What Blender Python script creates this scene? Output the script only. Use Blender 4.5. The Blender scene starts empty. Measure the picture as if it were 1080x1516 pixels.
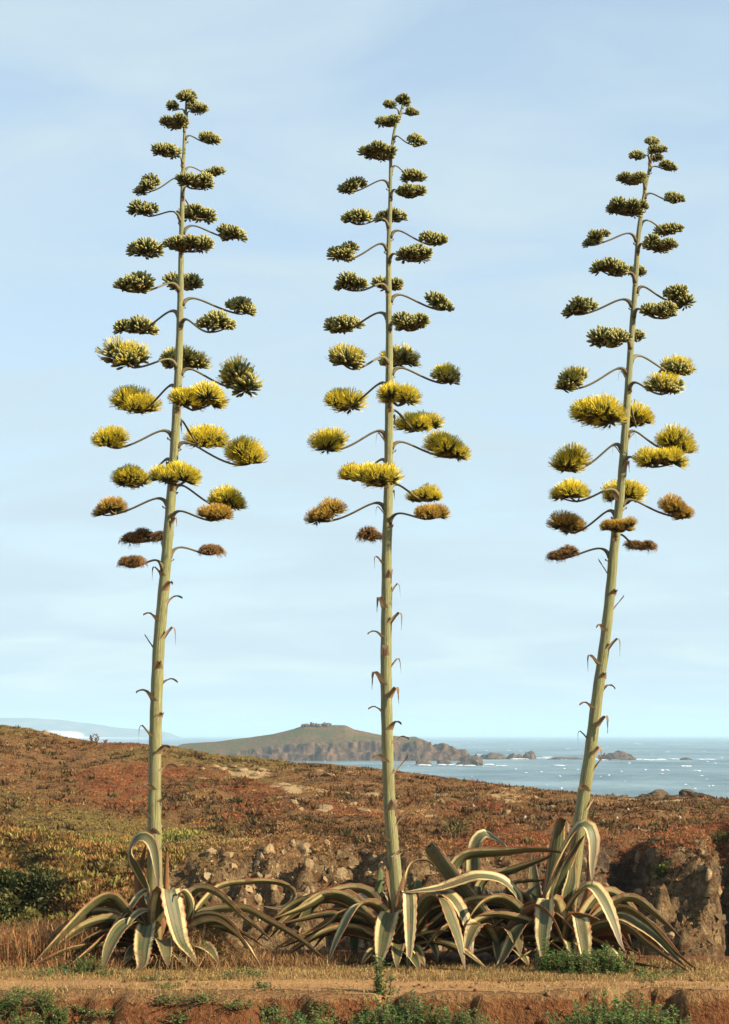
import bpy, math, random
import numpy as np
from mathutils import Vector

random.seed(7)
RNG = np.random.default_rng(11)
SC = bpy.context.scene
COL = SC.collection

# ------------------------------------------------------------------ camera
F = 2670.0          # focal length in photo pixels (photo 1080 x 1516)
CX, HZ = 540.0, 1088.0
CAMZ = 2.05
D = 16.3            # distance of the agave row
cam = bpy.data.cameras.new("camera")
cam.sensor_fit = 'HORIZONTAL'
cam.sensor_width = 36.0
cam.lens = F / 1080.0 * 36.0
cam.shift_y = (HZ - 758.0) / 1080.0
cam.clip_start = 0.1
cam.clip_end = 80000.0
camo = bpy.data.objects.new("camera", cam)
camo.location = (0, 0, CAMZ)
camo.rotation_euler = (math.radians(90), 0, 0)
COL.objects.link(camo)
SC.camera = camo

# ------------------------------------------------------------------ world
SUN_EL, SUN_AZ = math.radians(29), math.radians(112)   # azimuth clockwise from +Y
w = bpy.data.worlds.new("World")
SC.world = w
w.use_nodes = True
nt = w.node_tree
for n in list(nt.nodes):
    nt.nodes.remove(n)
def wn(t, **k):
    n = nt.nodes.new(t)
    for a, b in k.items():
        setattr(n, a, b)
    return n
sky = wn('ShaderNodeTexSky', sky_type='NISHITA', sun_disc=False, sun_elevation=SUN_EL,
         sun_rotation=SUN_AZ, air_density=1.0, dust_density=0.25, ozone_density=1.6)
tc = wn('ShaderNodeTexCoord')
sep = wn('ShaderNodeSeparateXYZ')
zadd = wn('ShaderNodeMath', operation='ADD'); zadd.inputs[1].default_value = 0.22
zmax = wn('ShaderNodeMath', operation='MAXIMUM'); zmax.inputs[1].default_value = 0.12
dx = wn('ShaderNodeMath', operation='DIVIDE')
dy = wn('ShaderNodeMath', operation='DIVIDE')
cmb = wn('ShaderNodeCombineXYZ')
mp = wn('ShaderNodeMapping'); mp.inputs['Scale'].default_value = (1.6, 2.6, 1.0)
mp.inputs['Rotation'].default_value = (0, 0, 0.25)
nz = wn('ShaderNodeTexNoise'); nz.inputs['Scale'].default_value = 1.7
nz.inputs['Detail'].default_value = 7; nz.inputs['Roughness'].default_value = 0.5
nz.inputs['Distortion'].default_value = 0.6
rmp = wn('ShaderNodeMapRange'); rmp.inputs[1].default_value = 0.36; rmp.inputs[2].default_value = 0.68
rmp.inputs[3].default_value = 0.50; rmp.inputs[4].default_value = 0.97
mix = wn('ShaderNodeMix', data_type='RGBA')
mix.inputs[7].default_value = (3.00, 3.72, 4.16, 1)          # thin high cloud
bg = wn('ShaderNodeBackground'); bg.inputs['Strength'].default_value = 0.10
out = wn('ShaderNodeOutputWorld')
L = nt.links.new
L(tc.outputs['Generated'], sep.inputs[0])
L(sep.outputs[2], zadd.inputs[0]); L(zadd.outputs[0], zmax.inputs[0])
L(sep.outputs[0], dx.inputs[0]); L(zmax.outputs[0], dx.inputs[1])
L(sep.outputs[1], dy.inputs[0]); L(zmax.outputs[0], dy.inputs[1])
L(dx.outputs[0], cmb.inputs[0]); L(dy.outputs[0], cmb.inputs[1])
L(cmb.outputs[0], mp.inputs['Vector']); L(mp.outputs[0], nz.inputs['Vector'])
# the veil is seen through a longer slant path towards the horizon, all the way round
inv = wn('ShaderNodeMath', operation='SUBTRACT'); inv.inputs[0].default_value = 1.0
pth = wn('ShaderNodeMath', operation='DIVIDE'); pth.inputs[0].default_value = 0.62
pw = wn('ShaderNodeMath', operation='POWER')
one = wn('ShaderNodeMath', operation='SUBTRACT'); one.inputs[0].default_value = 1.0
L(nz.outputs['Fac'], rmp.inputs[0]); L(rmp.outputs[0], inv.inputs[1]); L(zmax.outputs[0], pth.inputs[1])
L(inv.outputs[0], pw.inputs[0]); L(pth.outputs[0], pw.inputs[1]); L(pw.outputs[0], one.inputs[1]); L(one.outputs[0], mix.inputs[0])
L(sky.outputs[0], mix.inputs[6]); L(mix.outputs[2], bg.inputs['Color'])
L(bg.outputs[0], out.inputs['Surface'])

# ------------------------------------------------------------------ sun
sl = bpy.data.lights.new("sun", 'SUN')
sl.energy = 5.0
sl.angle = math.radians(0.5)
sl.color = (1.0, 0.85, 0.64)
so = bpy.data.objects.new("sun", sl)
COL.objects.link(so)
sd = Vector((math.sin(SUN_AZ) * math.cos(SUN_EL), math.cos(SUN_AZ) * math.cos(SUN_EL), math.sin(SUN_EL)))
so.rotation_euler = (-sd).to_track_quat('-Z', 'Y').to_euler()
so.location = sd * 60

vs = SC.view_settings
vs.view_transform = 'Standard'; vs.look = 'None'; vs.gamma = 1.0
vs.exposure = 1.08
vs.use_curve_mapping = False
SC.cycles.use_denoising = True
SC.cycles.max_bounces = 6
SC.cycles.diffuse_bounces = 3
SC.cycles.glossy_bounces = 2
SC.cycles.transmission_bounces = 3
SC.cycles.volume_bounces = 1
SC.cycles.transparent_max_bounces = 8
SC.cycles.caustics_reflective = False
SC.cycles.caustics_refractive = False

# ------------------------------------------------------------------ helpers
def P(px, py, d=0.0):
    """photo pixel -> point at depth D + d"""
    y = D + d
    return Vector(((px - CX) / F * y, y, CAMZ - (py - HZ) / F * y))

def PA(px, py, y):
    return Vector(((px - CX) / F * y, y, CAMZ - (py - HZ) / F * y))

def tag(o, label=None, cat=None, group=None, kind=None):
    if label: o['label'] = label
    if cat: o['category'] = cat
    if group: o['group'] = group
    if kind: o['kind'] = kind
    return o

def empty(name, loc):
    o = bpy.data.objects.new(name, None)
    o.location = loc
    o.empty_display_size = 0.2
    COL.objects.link(o)
    return o

def link(name, me, parent=None, mat=None, loc=None):
    o = bpy.data.objects.new(name, me)
    COL.objects.link(o)
    if mat is not None and not me.materials:
        me.materials.append(mat)
    if parent is not None:
        o.parent = parent
        base = Vector((0, 0, 0))
        q = parent
        while q is not None:
            base = base + q.location
            q = q.parent
        if loc is None:
            o.location = -base          # mesh data is in world space
        else:
            o.location = Vector(loc) - base
    elif loc is not None:
        o.location = loc
    return o

def mesh_np(name, verts, faces, smooth=True, cols=None, uv=None):
    """verts (n,3); faces: list of arrays (k,3)/(k,4) or one list of lists"""
    me = bpy.data.meshes.new(name)
    verts = np.asarray(verts, dtype=np.float32)
    if isinstance(faces, np.ndarray):
        faces = [faces]
    if len(faces) and isinstance(faces[0], np.ndarray):
        loops = np.concatenate([f.ravel() for f in faces]).astype(np.int32)
        sizes = np.concatenate([np.full(len(f), f.shape[1]) for f in faces]).astype(np.int32)
    else:
        loops = np.array([i for f in faces for i in f], dtype=np.int32)
        sizes = np.array([len(f) for f in faces], dtype=np.int32)
    starts = np.concatenate([[0], np.cumsum(sizes)[:-1]]).astype(np.int32)
    me.vertices.add(len(verts)); me.vertices.foreach_set('co', verts.ravel())
    me.loops.add(len(loops)); me.loops.foreach_set('vertex_index', loops)
    me.polygons.add(len(sizes))
    me.polygons.foreach_set('loop_start', starts)
    me.polygons.foreach_set('loop_total', sizes)
    me.polygons.foreach_set('use_smooth', np.full(len(sizes), smooth))
    if cols is not None:
        for k, c in (cols.items() if isinstance(cols, dict) else [('col', cols)]):
            at = me.attributes.new(k, 'FLOAT_COLOR', 'POINT')
            c = np.asarray(c, dtype=np.float32)
            if c.shape[1] == 3:
                c = np.concatenate([c, np.ones((len(c), 1), np.float32)], 1)
            at.data.foreach_set('color', c.ravel())
    if uv is not None:
        u = me.uv_layers.new(name='UVMap')
        u.data.foreach_set('uv', np.asarray(uv, dtype=np.float32)[loops].ravel())
    me.update(calc_edges=True)
    me.validate()
    return me

# --- numpy noise
def _h(ix, iy, s):
    n = (ix.astype(np.int64) * 374761393 + iy.astype(np.int64) * 668265263 + s * 1442695041) & 0x7fffffff
    n = ((n ^ (n >> 13)) * 1274126177) & 0x7fffffff
    n = ((n ^ (n >> 16)) * 60493) & 0x7fffffff
    return ((n ^ (n >> 11)) & 0xffff) / 65535.0
def vnoise(x, y, s=0):
    x = np.asarray(x, float); y = np.asarray(y, float)
    ix = np.floor(x); iy = np.floor(y)
    fx = x - ix; fy = y - iy
    fx = fx * fx * (3 - 2 * fx); fy = fy * fy * (3 - 2 * fy)
    a = _h(ix, iy, s); b = _h(ix + 1, iy, s); c = _h(ix, iy + 1, s); d = _h(ix + 1, iy + 1, s)
    return (a * (1 - fx) + b * fx) * (1 - fy) + (c * (1 - fx) + d * fx) * fy
def fbm(x, y, o=4, s=0, g=0.5):
    t = 0; a = 1; n = 0
    for i in range(o):
        t = t + a * (vnoise(x, y, s + i * 17) * 2 - 1); n += a
        x = np.asarray(x) * 2.03 + 3.1; y = np.asarray(y) * 2.03 - 1.7; a *= g
    return t / n
def ridged(x, y, o=4, s=0, g=0.5):
    t = 0; a = 1; n = 0
    for i in range(o):
        t = t + a * (1 - np.abs(vnoise(x, y, s + i * 13) * 2 - 1)); n += a
        x = np.asarray(x) * 2.07 + 1.3; y = np.asarray(y) * 2.07 + 4.1; a *= g
    return t / n
def sstep(a, b, x):
    t = np.clip((x - a) / (b - a), 0, 1)
    return t * t * (3 - 2 * t)

# ------------------------------------------------------------------ materials
class NT:
    def __init__(self, name):
        self.m = bpy.data.materials.new(name)
        self.m.use_nodes = True
        self.t = self.m.node_tree
        for n in list(self.t.nodes):
            self.t.nodes.remove(n)
        self.out = self.n('ShaderNodeOutputMaterial')
        self.bsdf = self.n('ShaderNodeBsdfPrincipled')
        self.l(self.bsdf.outputs[0], self.out.inputs['Surface'])
    def n(self, t, **k):
        x = self.t.nodes.new(t)
        for a, b in k.items():
            setattr(x, a, b)
        return x
    def l(self, a, b):
        self.t.links.new(a, b)
    def val(self, sock, v):
        if isinstance(v, (int, float)):
            sock.default_value = v
        elif isinstance(v, (tuple, list)):
            sock.default_value = tuple(v) + ((1,) if len(v) == 3 and sock.type == 'RGBA' else ())
        else:
            self.l(v, sock)
    def noise(self, scale, detail=4, rough=0.55, vec=None, dist=0.0):
        n = self.n('ShaderNodeTexNoise')
        n.inputs['Scale'].default_value = scale; n.inputs['Detail'].default_value = detail
        n.inputs['Roughness'].default_value = rough; n.inputs['Distortion'].default_value = dist
        if vec is not None: self.l(vec, n.inputs['Vector'])
        return n.outputs['Fac']
    def rng(self, v, a, b, c=0.0, d=1.0, smooth=False):
        n = self.n('ShaderNodeMapRange')
        if smooth: n.interpolation_type = 'SMOOTHSTEP'
        self.val(n.inputs[0], v)
        for i, x in enumerate((a, b, c, d)):
            n.inputs[i + 1].default_value = x
        return n.outputs[0]
    def mix(self, f, a, b, mode='MIX'):
        n = self.n('ShaderNodeMix', data_type='RGBA', blend_type=mode)
        self.val(n.inputs[0], f); self.val(n.inputs[6], a); self.val(n.inputs[7], b)
        return n.outputs[2]
    def math(self, op, a, b=0.0):
        n = self.n('ShaderNodeMath', operation=op)
        self.val(n.inputs[0], a); self.val(n.inputs[1], b)
        return n.outputs[0]
    def attr(self, name):
        n = self.n('ShaderNodeAttribute'); n.attribute_name = name
        return n
    def geo(self):
        return self.n('ShaderNodeNewGeometry').outputs['Position']
    def objrand(self):
        return self.n('ShaderNodeObjectInfo').outputs['Random']
    def mapv(self, vec, scale=(1, 1, 1), rot=(0, 0, 0)):
        n = self.n('ShaderNodeMapping')
        n.inputs['Scale'].default_value = scale; n.inputs['Rotation'].default_value = rot
        self.l(vec, n.inputs['Vector'])
        return n.outputs[0]
    def bump(self, h, strength=0.5, dist=0.02):
        n = self.n('ShaderNodeBump')
        n.inputs['Strength'].default_value = strength; n.inputs['Distance'].default_value = dist
        self.l(h, n.inputs['Height']); self.l(n.outputs[0], self.bsdf.inputs['Normal'])
    def done(self, color, rough=0.7, spec=0.3):
        self.val(self.bsdf.inputs['Base Color'], color)
        self.val(self.bsdf.inputs['Roughness'], rough)
        self.val(self.bsdf.inputs['Specular IOR Level'], spec)
        return self.m
    def translucent(self, color, fac):
        t = self.n('ShaderNodeBsdfTranslucent'); self.val(t.inputs['Color'], color)
        mx = self.n('ShaderNodeMixShader'); mx.inputs[0].default_value = fac
        self.l(self.bsdf.outputs[0], mx.inputs[1]); self.l(t.outputs[0], mx.inputs[2])
        self.l(mx.outputs[0], self.out.inputs['Surface'])

M = {}
def attr_mat(name, attr='col', var=0.25, rough=0.75, spec=0.2, trans=0.0, noise_scale=None):
    a = NT(name)
    c = a.attr(attr).outputs['Color']
    v = a.rng(a.objrand(), 0, 1, 1 - var, 1 + var)
    c = a.mix(1.0, c, v, 'MULTIPLY')
    if noise_scale:
        nn = a.rng(a.noise(noise_scale, 3, 0.6, a.geo()), 0.3, 0.7, 0.7, 1.3)
        c = a.mix(1.0, c, nn, 'MULTIPLY')
    m = a.done(c, rough, spec)
    if trans: a.translucent(c, trans)
    return m
M['flower'] = attr_mat('flower', var=0.14, rough=0.6, trans=0.18)
M['bract'] = attr_mat('dry_bract', var=0.3, rough=0.85, trans=0.2)
M['weed'] = attr_mat('weed_leaf', var=0.2, rough=0.6, trans=0.25)
M['heath'] = attr_mat('heath_leaf', var=0.0, rough=0.9, trans=0.15)
M['straw'] = attr_mat('straw', var=0.0, rough=0.85, trans=0.2)
M['shrub'] = attr_mat('shrub_leaf', var=0.15, rough=0.75, trans=0.15)

def mk_leaf():
    a = NT('agave_leaf')
    uv = a.n('ShaderNodeUVMap'); uv.uv_map = 'UVMap'
    s = a.n('ShaderNodeSeparateXYZ'); a.l(uv.outputs[0], s.inputs[0])
    u, t = s.outputs[0], s.outputs[1]
    r = a.objrand()
    rv = a.n('ShaderNodeCombineXYZ')
    wob = a.noise(3.0, 3, 0.6, a.geo())
    streakv = a.mapv(uv.outputs[0], (9, 0.9, 1))
    cmb_ = a.n('ShaderNodeVectorMath', operation='ADD'); a.l(streakv, cmb_.inputs[0])
    cr = a.n('ShaderNodeCombineXYZ'); a.l(a.math('MULTIPLY', r, 37.0), cr.inputs[1]); a.l(a.math('MULTIPLY', r, 13.0), cr.inputs[2])
    a.l(cr.outputs[0], cmb_.inputs[1])
    streak = a.noise(1.2, 4, 0.6, cmb_.outputs[0])
    au = a.math('ABSOLUTE', a.math('MULTIPLY', a.math('SUBTRACT', u, 0.5), 2.0))
    au2 = a.math('ADD', au, a.math('MULTIPLY', a.math('SUBTRACT', streak, 0.5), 0.55))
    r2 = a.n('ShaderNodeTexWhiteNoise', noise_dimensions='1D'); a.l(r, r2.inputs['W'])
    mw = a.rng(r2.outputs['Value'], 0, 1, -0.24, 0.16)
    marg = a.rng(a.math('ADD', au2, mw), 0.54, 0.66, 0, 1)
    green = a.mix(a.rng(streak, 0.3, 0.7), (0.030, 0.036, 0.013), (0.135, 0.130, 0.048))
    cream = a.mix(wob, (0.40, 0.32, 0.12), (0.58, 0.50, 0.24))
    cream = a.mix(a.rng(streak, 0.5, 0.7, 0, 0.6), cream, (0.20, 0.16, 0.07))
    c = a.mix(marg, green, cream)
    # worn, weathered patches with their own shape
    sc = a.rng(a.noise(7, 6, 0.72, a.geo()), 0.50, 0.66, 0, 0.85)
    c = a.mix(sc, c, (0.155, 0.085, 0.036))
    edge = a.rng(a.math('ADD', au, a.math('MULTIPLY', wob, 0.16)), 0.94, 1.04, 0, 0.95)
    c = a.mix(edge, c, (0.22, 0.070, 0.028))
    tip = a.rng(a.math('ADD', t, a.math('MULTIPLY', wob, 0.22)), 0.92, 1.10, 0, 0.9)
    c = a.mix(tip, c, (0.10, 0.055, 0.03))
    teeth = a.n('ShaderNodeTexWave', wave_type='BANDS', bands_direction='X')
    teeth.inputs['Scale'].default_value = 1.0
    a.bump(streak, 0.35, 0.01)
    return a.done(c, 0.5, 0.35)
M['leaf'] = mk_leaf()
def mk_dead():
    a = NT('dead_agave_leaf')
    uv = a.n('ShaderNodeUVMap'); uv.uv_map = 'UVMap'
    st = a.noise(1.5, 5, 0.65, a.mapv(uv.outputs[0], (12, 1.2, 1)))
    c = a.mix(st, (0.07, 0.035, 0.018), (0.34, 0.20, 0.095))
    c = a.mix(a.rng(a.noise(6, 4, 0.6, a.geo()), 0.45, 0.62), c, (0.30, 0.13, 0.05))
    a.bump(st, 0.6, 0.02)
    return a.done(c, 0.8, 0.2)
M['dead'] = mk_dead()
def mk_stalk():
    a = NT('agave_stalk')
    uv = a.n('ShaderNodeUVMap'); uv.uv_map = 'UVMap'
    s = a.n('ShaderNodeSeparateXYZ'); a.l(uv.outputs[0], s.inputs[0])
    st = a.rng(a.noise(1.3, 5, 0.65, a.mapv(uv.outputs[0], (14, 14, 1))), 0.3, 0.7)
    c = a.mix(st, (0.085, 0.100, 0.028), (0.33, 0.33, 0.125))
    low = a.rng(s.outputs[1], 0.0, 0.45, 1, 0)
    bl = a.rng(a.noise(1.6, 5, 0.65, a.mapv(uv.outputs[0], (5, 22, 1))), 0.44, 0.60, 0, 0.85)
    c = a.mix(a.math('MULTIPLY', bl, low), c, (0.21, 0.14, 0.07))
    bl2 = a.rng(a.noise(1.0, 6, 0.72, a.mapv(uv.outputs[0], (9, 70, 1))), 0.50, 0.64, 0, 0.85)
    c = a.mix(bl2, c, (0.17, 0.115, 0.055))
    ring = a.rng(a.math('FRACT', a.math('ADD', a.math('MULTIPLY', s.outputs[1], 31.0), a.math('MULTIPLY', s.outputs[0], 0.8))), 0.0, 0.06, 0.75, 0.0)
    ring = a.math('MULTIPLY', ring, a.rng(a.noise(1.0, 3, 0.6, a.mapv(uv.outputs[0], (5, 40, 1))), 0.45, 0.6))
    c = a.mix(ring, c, (0.13, 0.085, 0.04))
    a.bump(st, 0.5, 0.012)
    return a.done(c, 0.45, 0.4)
M['stalk'] = mk_stalk()
def mk_branch():
    a = NT('branch_stem')
    c = a.mix(a.noise(14, 3, 0.6, a.geo()), (0.075, 0.060, 0.030), (0.20, 0.165, 0.08))
    return a.done(c, 0.6, 0.3)
M['branch'] = mk_branch()

def mk_ground():
    a = NT('heath_ground')
    pos = a.geo()
    m1 = a.attr('mask'); s1 = a.n('ShaderNodeSeparateColor'); a.l(m1.outputs['Color'], s1.inputs[0])
    rock, olive, front = s1.outputs[0], s1.outputs[1], s1.outputs[2]
    m2 = a.attr('mask2'); s2 = a.n('ShaderNodeSeparateColor'); a.l(m2.outputs['Color'], s2.inputs[0])
    pale, red, dark = s2.outputs[0], s2.outputs[1], s2.outputs[2]
    n1 = a.noise(5.5, 6, 0.7, pos)
    n2 = a.noise(1.6, 5, 0.6, pos)
    n3 = a.noise(22, 4, 0.7, pos)
    heath = a.mix(a.rng(n1, 0.3, 0.7), (0.070, 0.036, 0.017), (0.30, 0.150, 0.060))
    heath = a.mix(a.rng(n2, 0.42, 0.6), heath, (0.21, 0.12, 0.045))
    heath = a.mix(a.rng(n3, 0.5, 0.72, 0, 0.55), heath, (0.38, 0.22, 0.10))
    heath = a.mix(a.math('MULTIPLY', red, a.rng(n1, 0.4, 0.58)), heath, (0.22, 0.065, 0.025))
    heath = a.mix(a.math('MULTIPLY', olive, a.rng(n1, 0.34, 0.56)), heath, (0.20, 0.15, 0.045))
    # rock faces
    strata = a.noise(1.8, 6, 0.65, a.mapv(pos, (0.8, 0.8, 3.0), (0.5, 0.6, 0.2)), 0.7)
    rk = a.mix(a.rng(strata, 0.3, 0.7), (0.075, 0.042, 0.020), (0.34, 0.225, 0.105))
    rk = a.mix(a.rng(n3, 0.5, 0.7, 0, 0.6), rk, (0.46, 0.35, 0.18))
    rk = a.mix(a.rng(n1, 0.50, 0.60, 0, 0.85), rk, (0.13, 0.062, 0.026))
    crev = a.noise(3.2, 5, 0.7, a.mapv(pos, (1.0, 1.0, 0.45), (0.3, 0.9, 0.0)), 1.2)
    rk = a.mix(a.rng(crev, 0.36, 0.48, 0.85, 0), rk, (0.045, 0.024, 0.012))
    rk = a.mix(a.rng(crev, 0.60, 0.70, 0, 0.7), rk, (0.48, 0.38, 0.21))
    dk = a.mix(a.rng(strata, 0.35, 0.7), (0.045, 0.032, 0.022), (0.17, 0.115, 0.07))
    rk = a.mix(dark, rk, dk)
    c = a.mix(a.rng(a.math('ADD', rock, a.math('MULTIPLY', a.math('SUBTRACT', n1, 0.5), 1.3)), 0.42, 0.55), heath, rk)
    c = a.mix(a.rng(a.math('ADD', pale, a.math('MULTIPLY', a.math('SUBTRACT', n1, 0.5), 1.0)), 0.5, 0.6), c,
              a.mix(n3, (0.33, 0.21, 0.095), (0.54, 0.40, 0.21)))
    # red earth of the bank and verge
    soil = a.mix(a.rng(n3, 0.35, 0.7), (0.10, 0.036, 0.014), (0.28, 0.115, 0.043))
    soil = a.mix(a.rng(n2, 0.4, 0.65, 0, 0.6), soil, (0.23, 0.105, 0.042))
    bench = a.attr('bench').outputs['Fac']
    dirt = a.mix(a.rng(n3, 0.3, 0.7), (0.19, 0.095, 0.038), (0.35, 0.195, 0.083))
    soil = a.mix(a.rng(a.math('ADD', bench, a.math('MULTIPLY', a.math('SUBTRACT', n1, 0.5), 1.2)), 0.40, 0.62), soil, dirt)
    c = a.mix(front, c, soil)
    h = a.math('ADD', a.math('MULTIPLY', n1, 0.7), a.math('MULTIPLY', n3, 0.5))
    a.bump(a.math('ADD', h, a.math('MULTIPLY', a.math('MULTIPLY', crev, rock), 1.5)), 1.0, 0.16)
    return a.done(c, 0.95, 0.1)
M['ground'] = mk_ground()
def mk_path():
    a = NT('path_dirt')
    pos = a.geo()
    n3 = a.noise(26, 5, 0.7, pos)
    n2 = a.noise(2.2, 5, 0.6, a.mapv(pos, (0.5, 3.5, 1)))
    c = a.mix(a.rng(n3, 0.3, 0.7), (0.19, 0.095, 0.038), (0.36, 0.205, 0.088))
    c = a.mix(a.rng(n2, 0.42, 0.62, 0, 0.8), c, (0.32, 0.185, 0.074))
    c = a.mix(a.rng(a.noise(60, 3, 0.6, pos), 0.58, 0.7, 0, 0.7), c, (0.46, 0.32, 0.15))
    a.bump(n3, 0.8, 0.03)
    return a.done(c, 0.95, 0.1)
M['path'] = mk_path()
def mk_rock(name, a0, a1, a2, sc=3.0):
    a = NT(name)
    pos = a.geo()
    st = a.noise(sc, 6, 0.68, a.mapv(pos, (1, 1, 2.4), (0.4, 0.5, 0)), 0.5)
    c = a.mix(a.rng(st, 0.3, 0.7), a0, a1)
    c = a.mix(a.rng(a.noise(sc * 3, 4, 0.7, pos), 0.5, 0.68, 0, 0.7), c, a2)
    a.bump(st, 0.8, 0.25 / sc)
    return a.done(c, 0.92, 0.15)
M['rock'] = mk_rock('pale_rock', (0.13, 0.08, 0.04), (0.40, 0.29, 0.15), (0.20, 0.11, 0.05), 5)
M['white'] = mk_rock('white_stone', (0.34, 0.31, 0.26), (0.58, 0.55, 0.49), (0.42, 0.38, 0.31), 9)
M['searock'] = mk_rock('sea_rock', (0.022, 0.018, 0.014), (0.14, 0.10, 0.065), (0.24, 0.165, 0.10), 0.35)
def mk_island():
    a = NT('island_ground')
    pos = a.geo()
    m1 = a.attr('mask'); s1 = a.n('ShaderNodeSeparateColor'); a.l(m1.outputs['Color'], s1.inputs[0])
    n = a.noise(0.12, 6, 0.65, pos); n2 = a.noise(0.45, 5, 0.7, pos)
    top = a.mix(a.rng(n, 0.35, 0.62), (0.17, 0.080, 0.035), (0.070, 0.085, 0.018))
    top = a.mix(a.rng(n2, 0.45, 0.7, 0, 0.7), top, (0.065, 0.050, 0.02))
    cl = a.mix(a.rng(a.noise(0.25, 6, 0.7, a.mapv(pos, (1, 1, 0.4))), 0.35, 0.65), (0.012, 0.009, 0.007), (0.17, 0.105, 0.055))
    c = a.mix(a.rng(a.math('ADD', s1.outputs[0], a.math('MULTIPLY', a.math('SUBTRACT', n2, 0.5), 0.6)), 0.4, 0.6), top, cl)
    a.bump(n2, 0.9, 1.2)
    return a.done(c, 0.95, 0.1)
M['island'] = mk_island()
def mk_far():
    a = NT('far_headland')
    pos = a.geo()
    m1 = a.attr('mask'); s1 = a.n('ShaderNodeSeparateColor'); a.l(m1.outputs['Color'], s1.inputs[0])
    n = a.noise(0.01, 6, 0.6, pos)
    c = a.mix(a.rng(n, 0.4, 0.62), (0.05, 0.055, 0.03), (0.16, 0.13, 0.08))
    c = a.mix(a.rng(a.math('ADD', s1.outputs[0], a.math('MULTIPLY', a.math('SUBTRACT', n, 0.5), 0.5)), 0.45, 0.6), c, (0.70, 0.56, 0.40))
    return a.done(c, 0.95, 0.1)
M['far'] = mk_far()
def mk_sea():
    a = NT('sea_water')
    pos = a.geo()
    sw = a.noise(0.05, 5, 0.6, a.mapv(pos, (0.35, 1.0, 1)))
    big = a.noise(0.03, 6, 0.7, a.mapv(pos, (0.5, 0.35, 1)))
    ch = a.noise(0.35, 5, 0.65, a.mapv(pos, (0.5, 1.0, 1)))
    h = a.math('ADD', a.math('MULTIPLY', sw, 2.0), ch)
    a.bump(h, 1.0, 1.6)
    foam = a.rng(a.noise(0.22, 6, 0.75, a.mapv(pos, (0.22, 1.0, 1))), 0.68, 0.74, 0, 1)
    zone = a.rng(a.noise(0.012, 3, 0.5, a.mapv(pos, (0.5, 1.0, 1))), 0.44, 0.56)
    c = a.mix(a.math('MULTIPLY', foam, zone), a.mix(a.rng(big, 0.36, 0.64), (0.030, 0.070, 0.090), (0.19, 0.27, 0.28)), (0.7, 0.74, 0.76))
    m = a.done(c, 0.32, 0.5)
    a.bsdf.inputs['IOR'].default_value = 1.33
    return m
M['sea'] = mk_sea()
def mk_foam():
    a = NT('foam')
    return a.done((0.78, 0.82, 0.84), 0.8, 0.2)
M['foam'] = mk_foam()
def mk_pad():
    a = NT('cactus_pad')
    c = a.mix(a.noise(12, 3, 0.6, a.geo()), (0.060, 0.085, 0.028), (0.13, 0.155, 0.058))
    return a.done(c, 0.55, 0.35)
M['pad'] = mk_pad()
def mk_twig():
    a = NT('twig')
    c = a.mix(a.noise(30, 3, 0.6, a.geo()), (0.06, 0.035, 0.02), (0.20, 0.12, 0.06))
    return a.done(c, 0.85, 0.2)
M['twig'] = mk_twig()

# ------------------------------------------------------------------ terrain
SKY_PX = [(-700, 1060), (-300, 1066), (0, 1075), (67, 1086), (91, 1094), (140, 1100), (218, 1104), (240, 1104), (311, 1118), (387, 1124),
          (435, 1131), (507, 1135), (560, 1140), (631, 1149), (720, 1161), (777, 1168), (823, 1174), (854, 1180),
          (901, 1183), (963, 1184), (1041, 1184), (1049, 1190), (1080, 1193), (1200, 1196), (1500, 1200), (2200, 1210)]
YC = 60.0
cx_ = np.array([(p - CX) * YC / F for p, q in SKY_PX])
cz_ = np.array([CAMZ - (q - HZ) * YC / F for p, q in SKY_PX])

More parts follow.
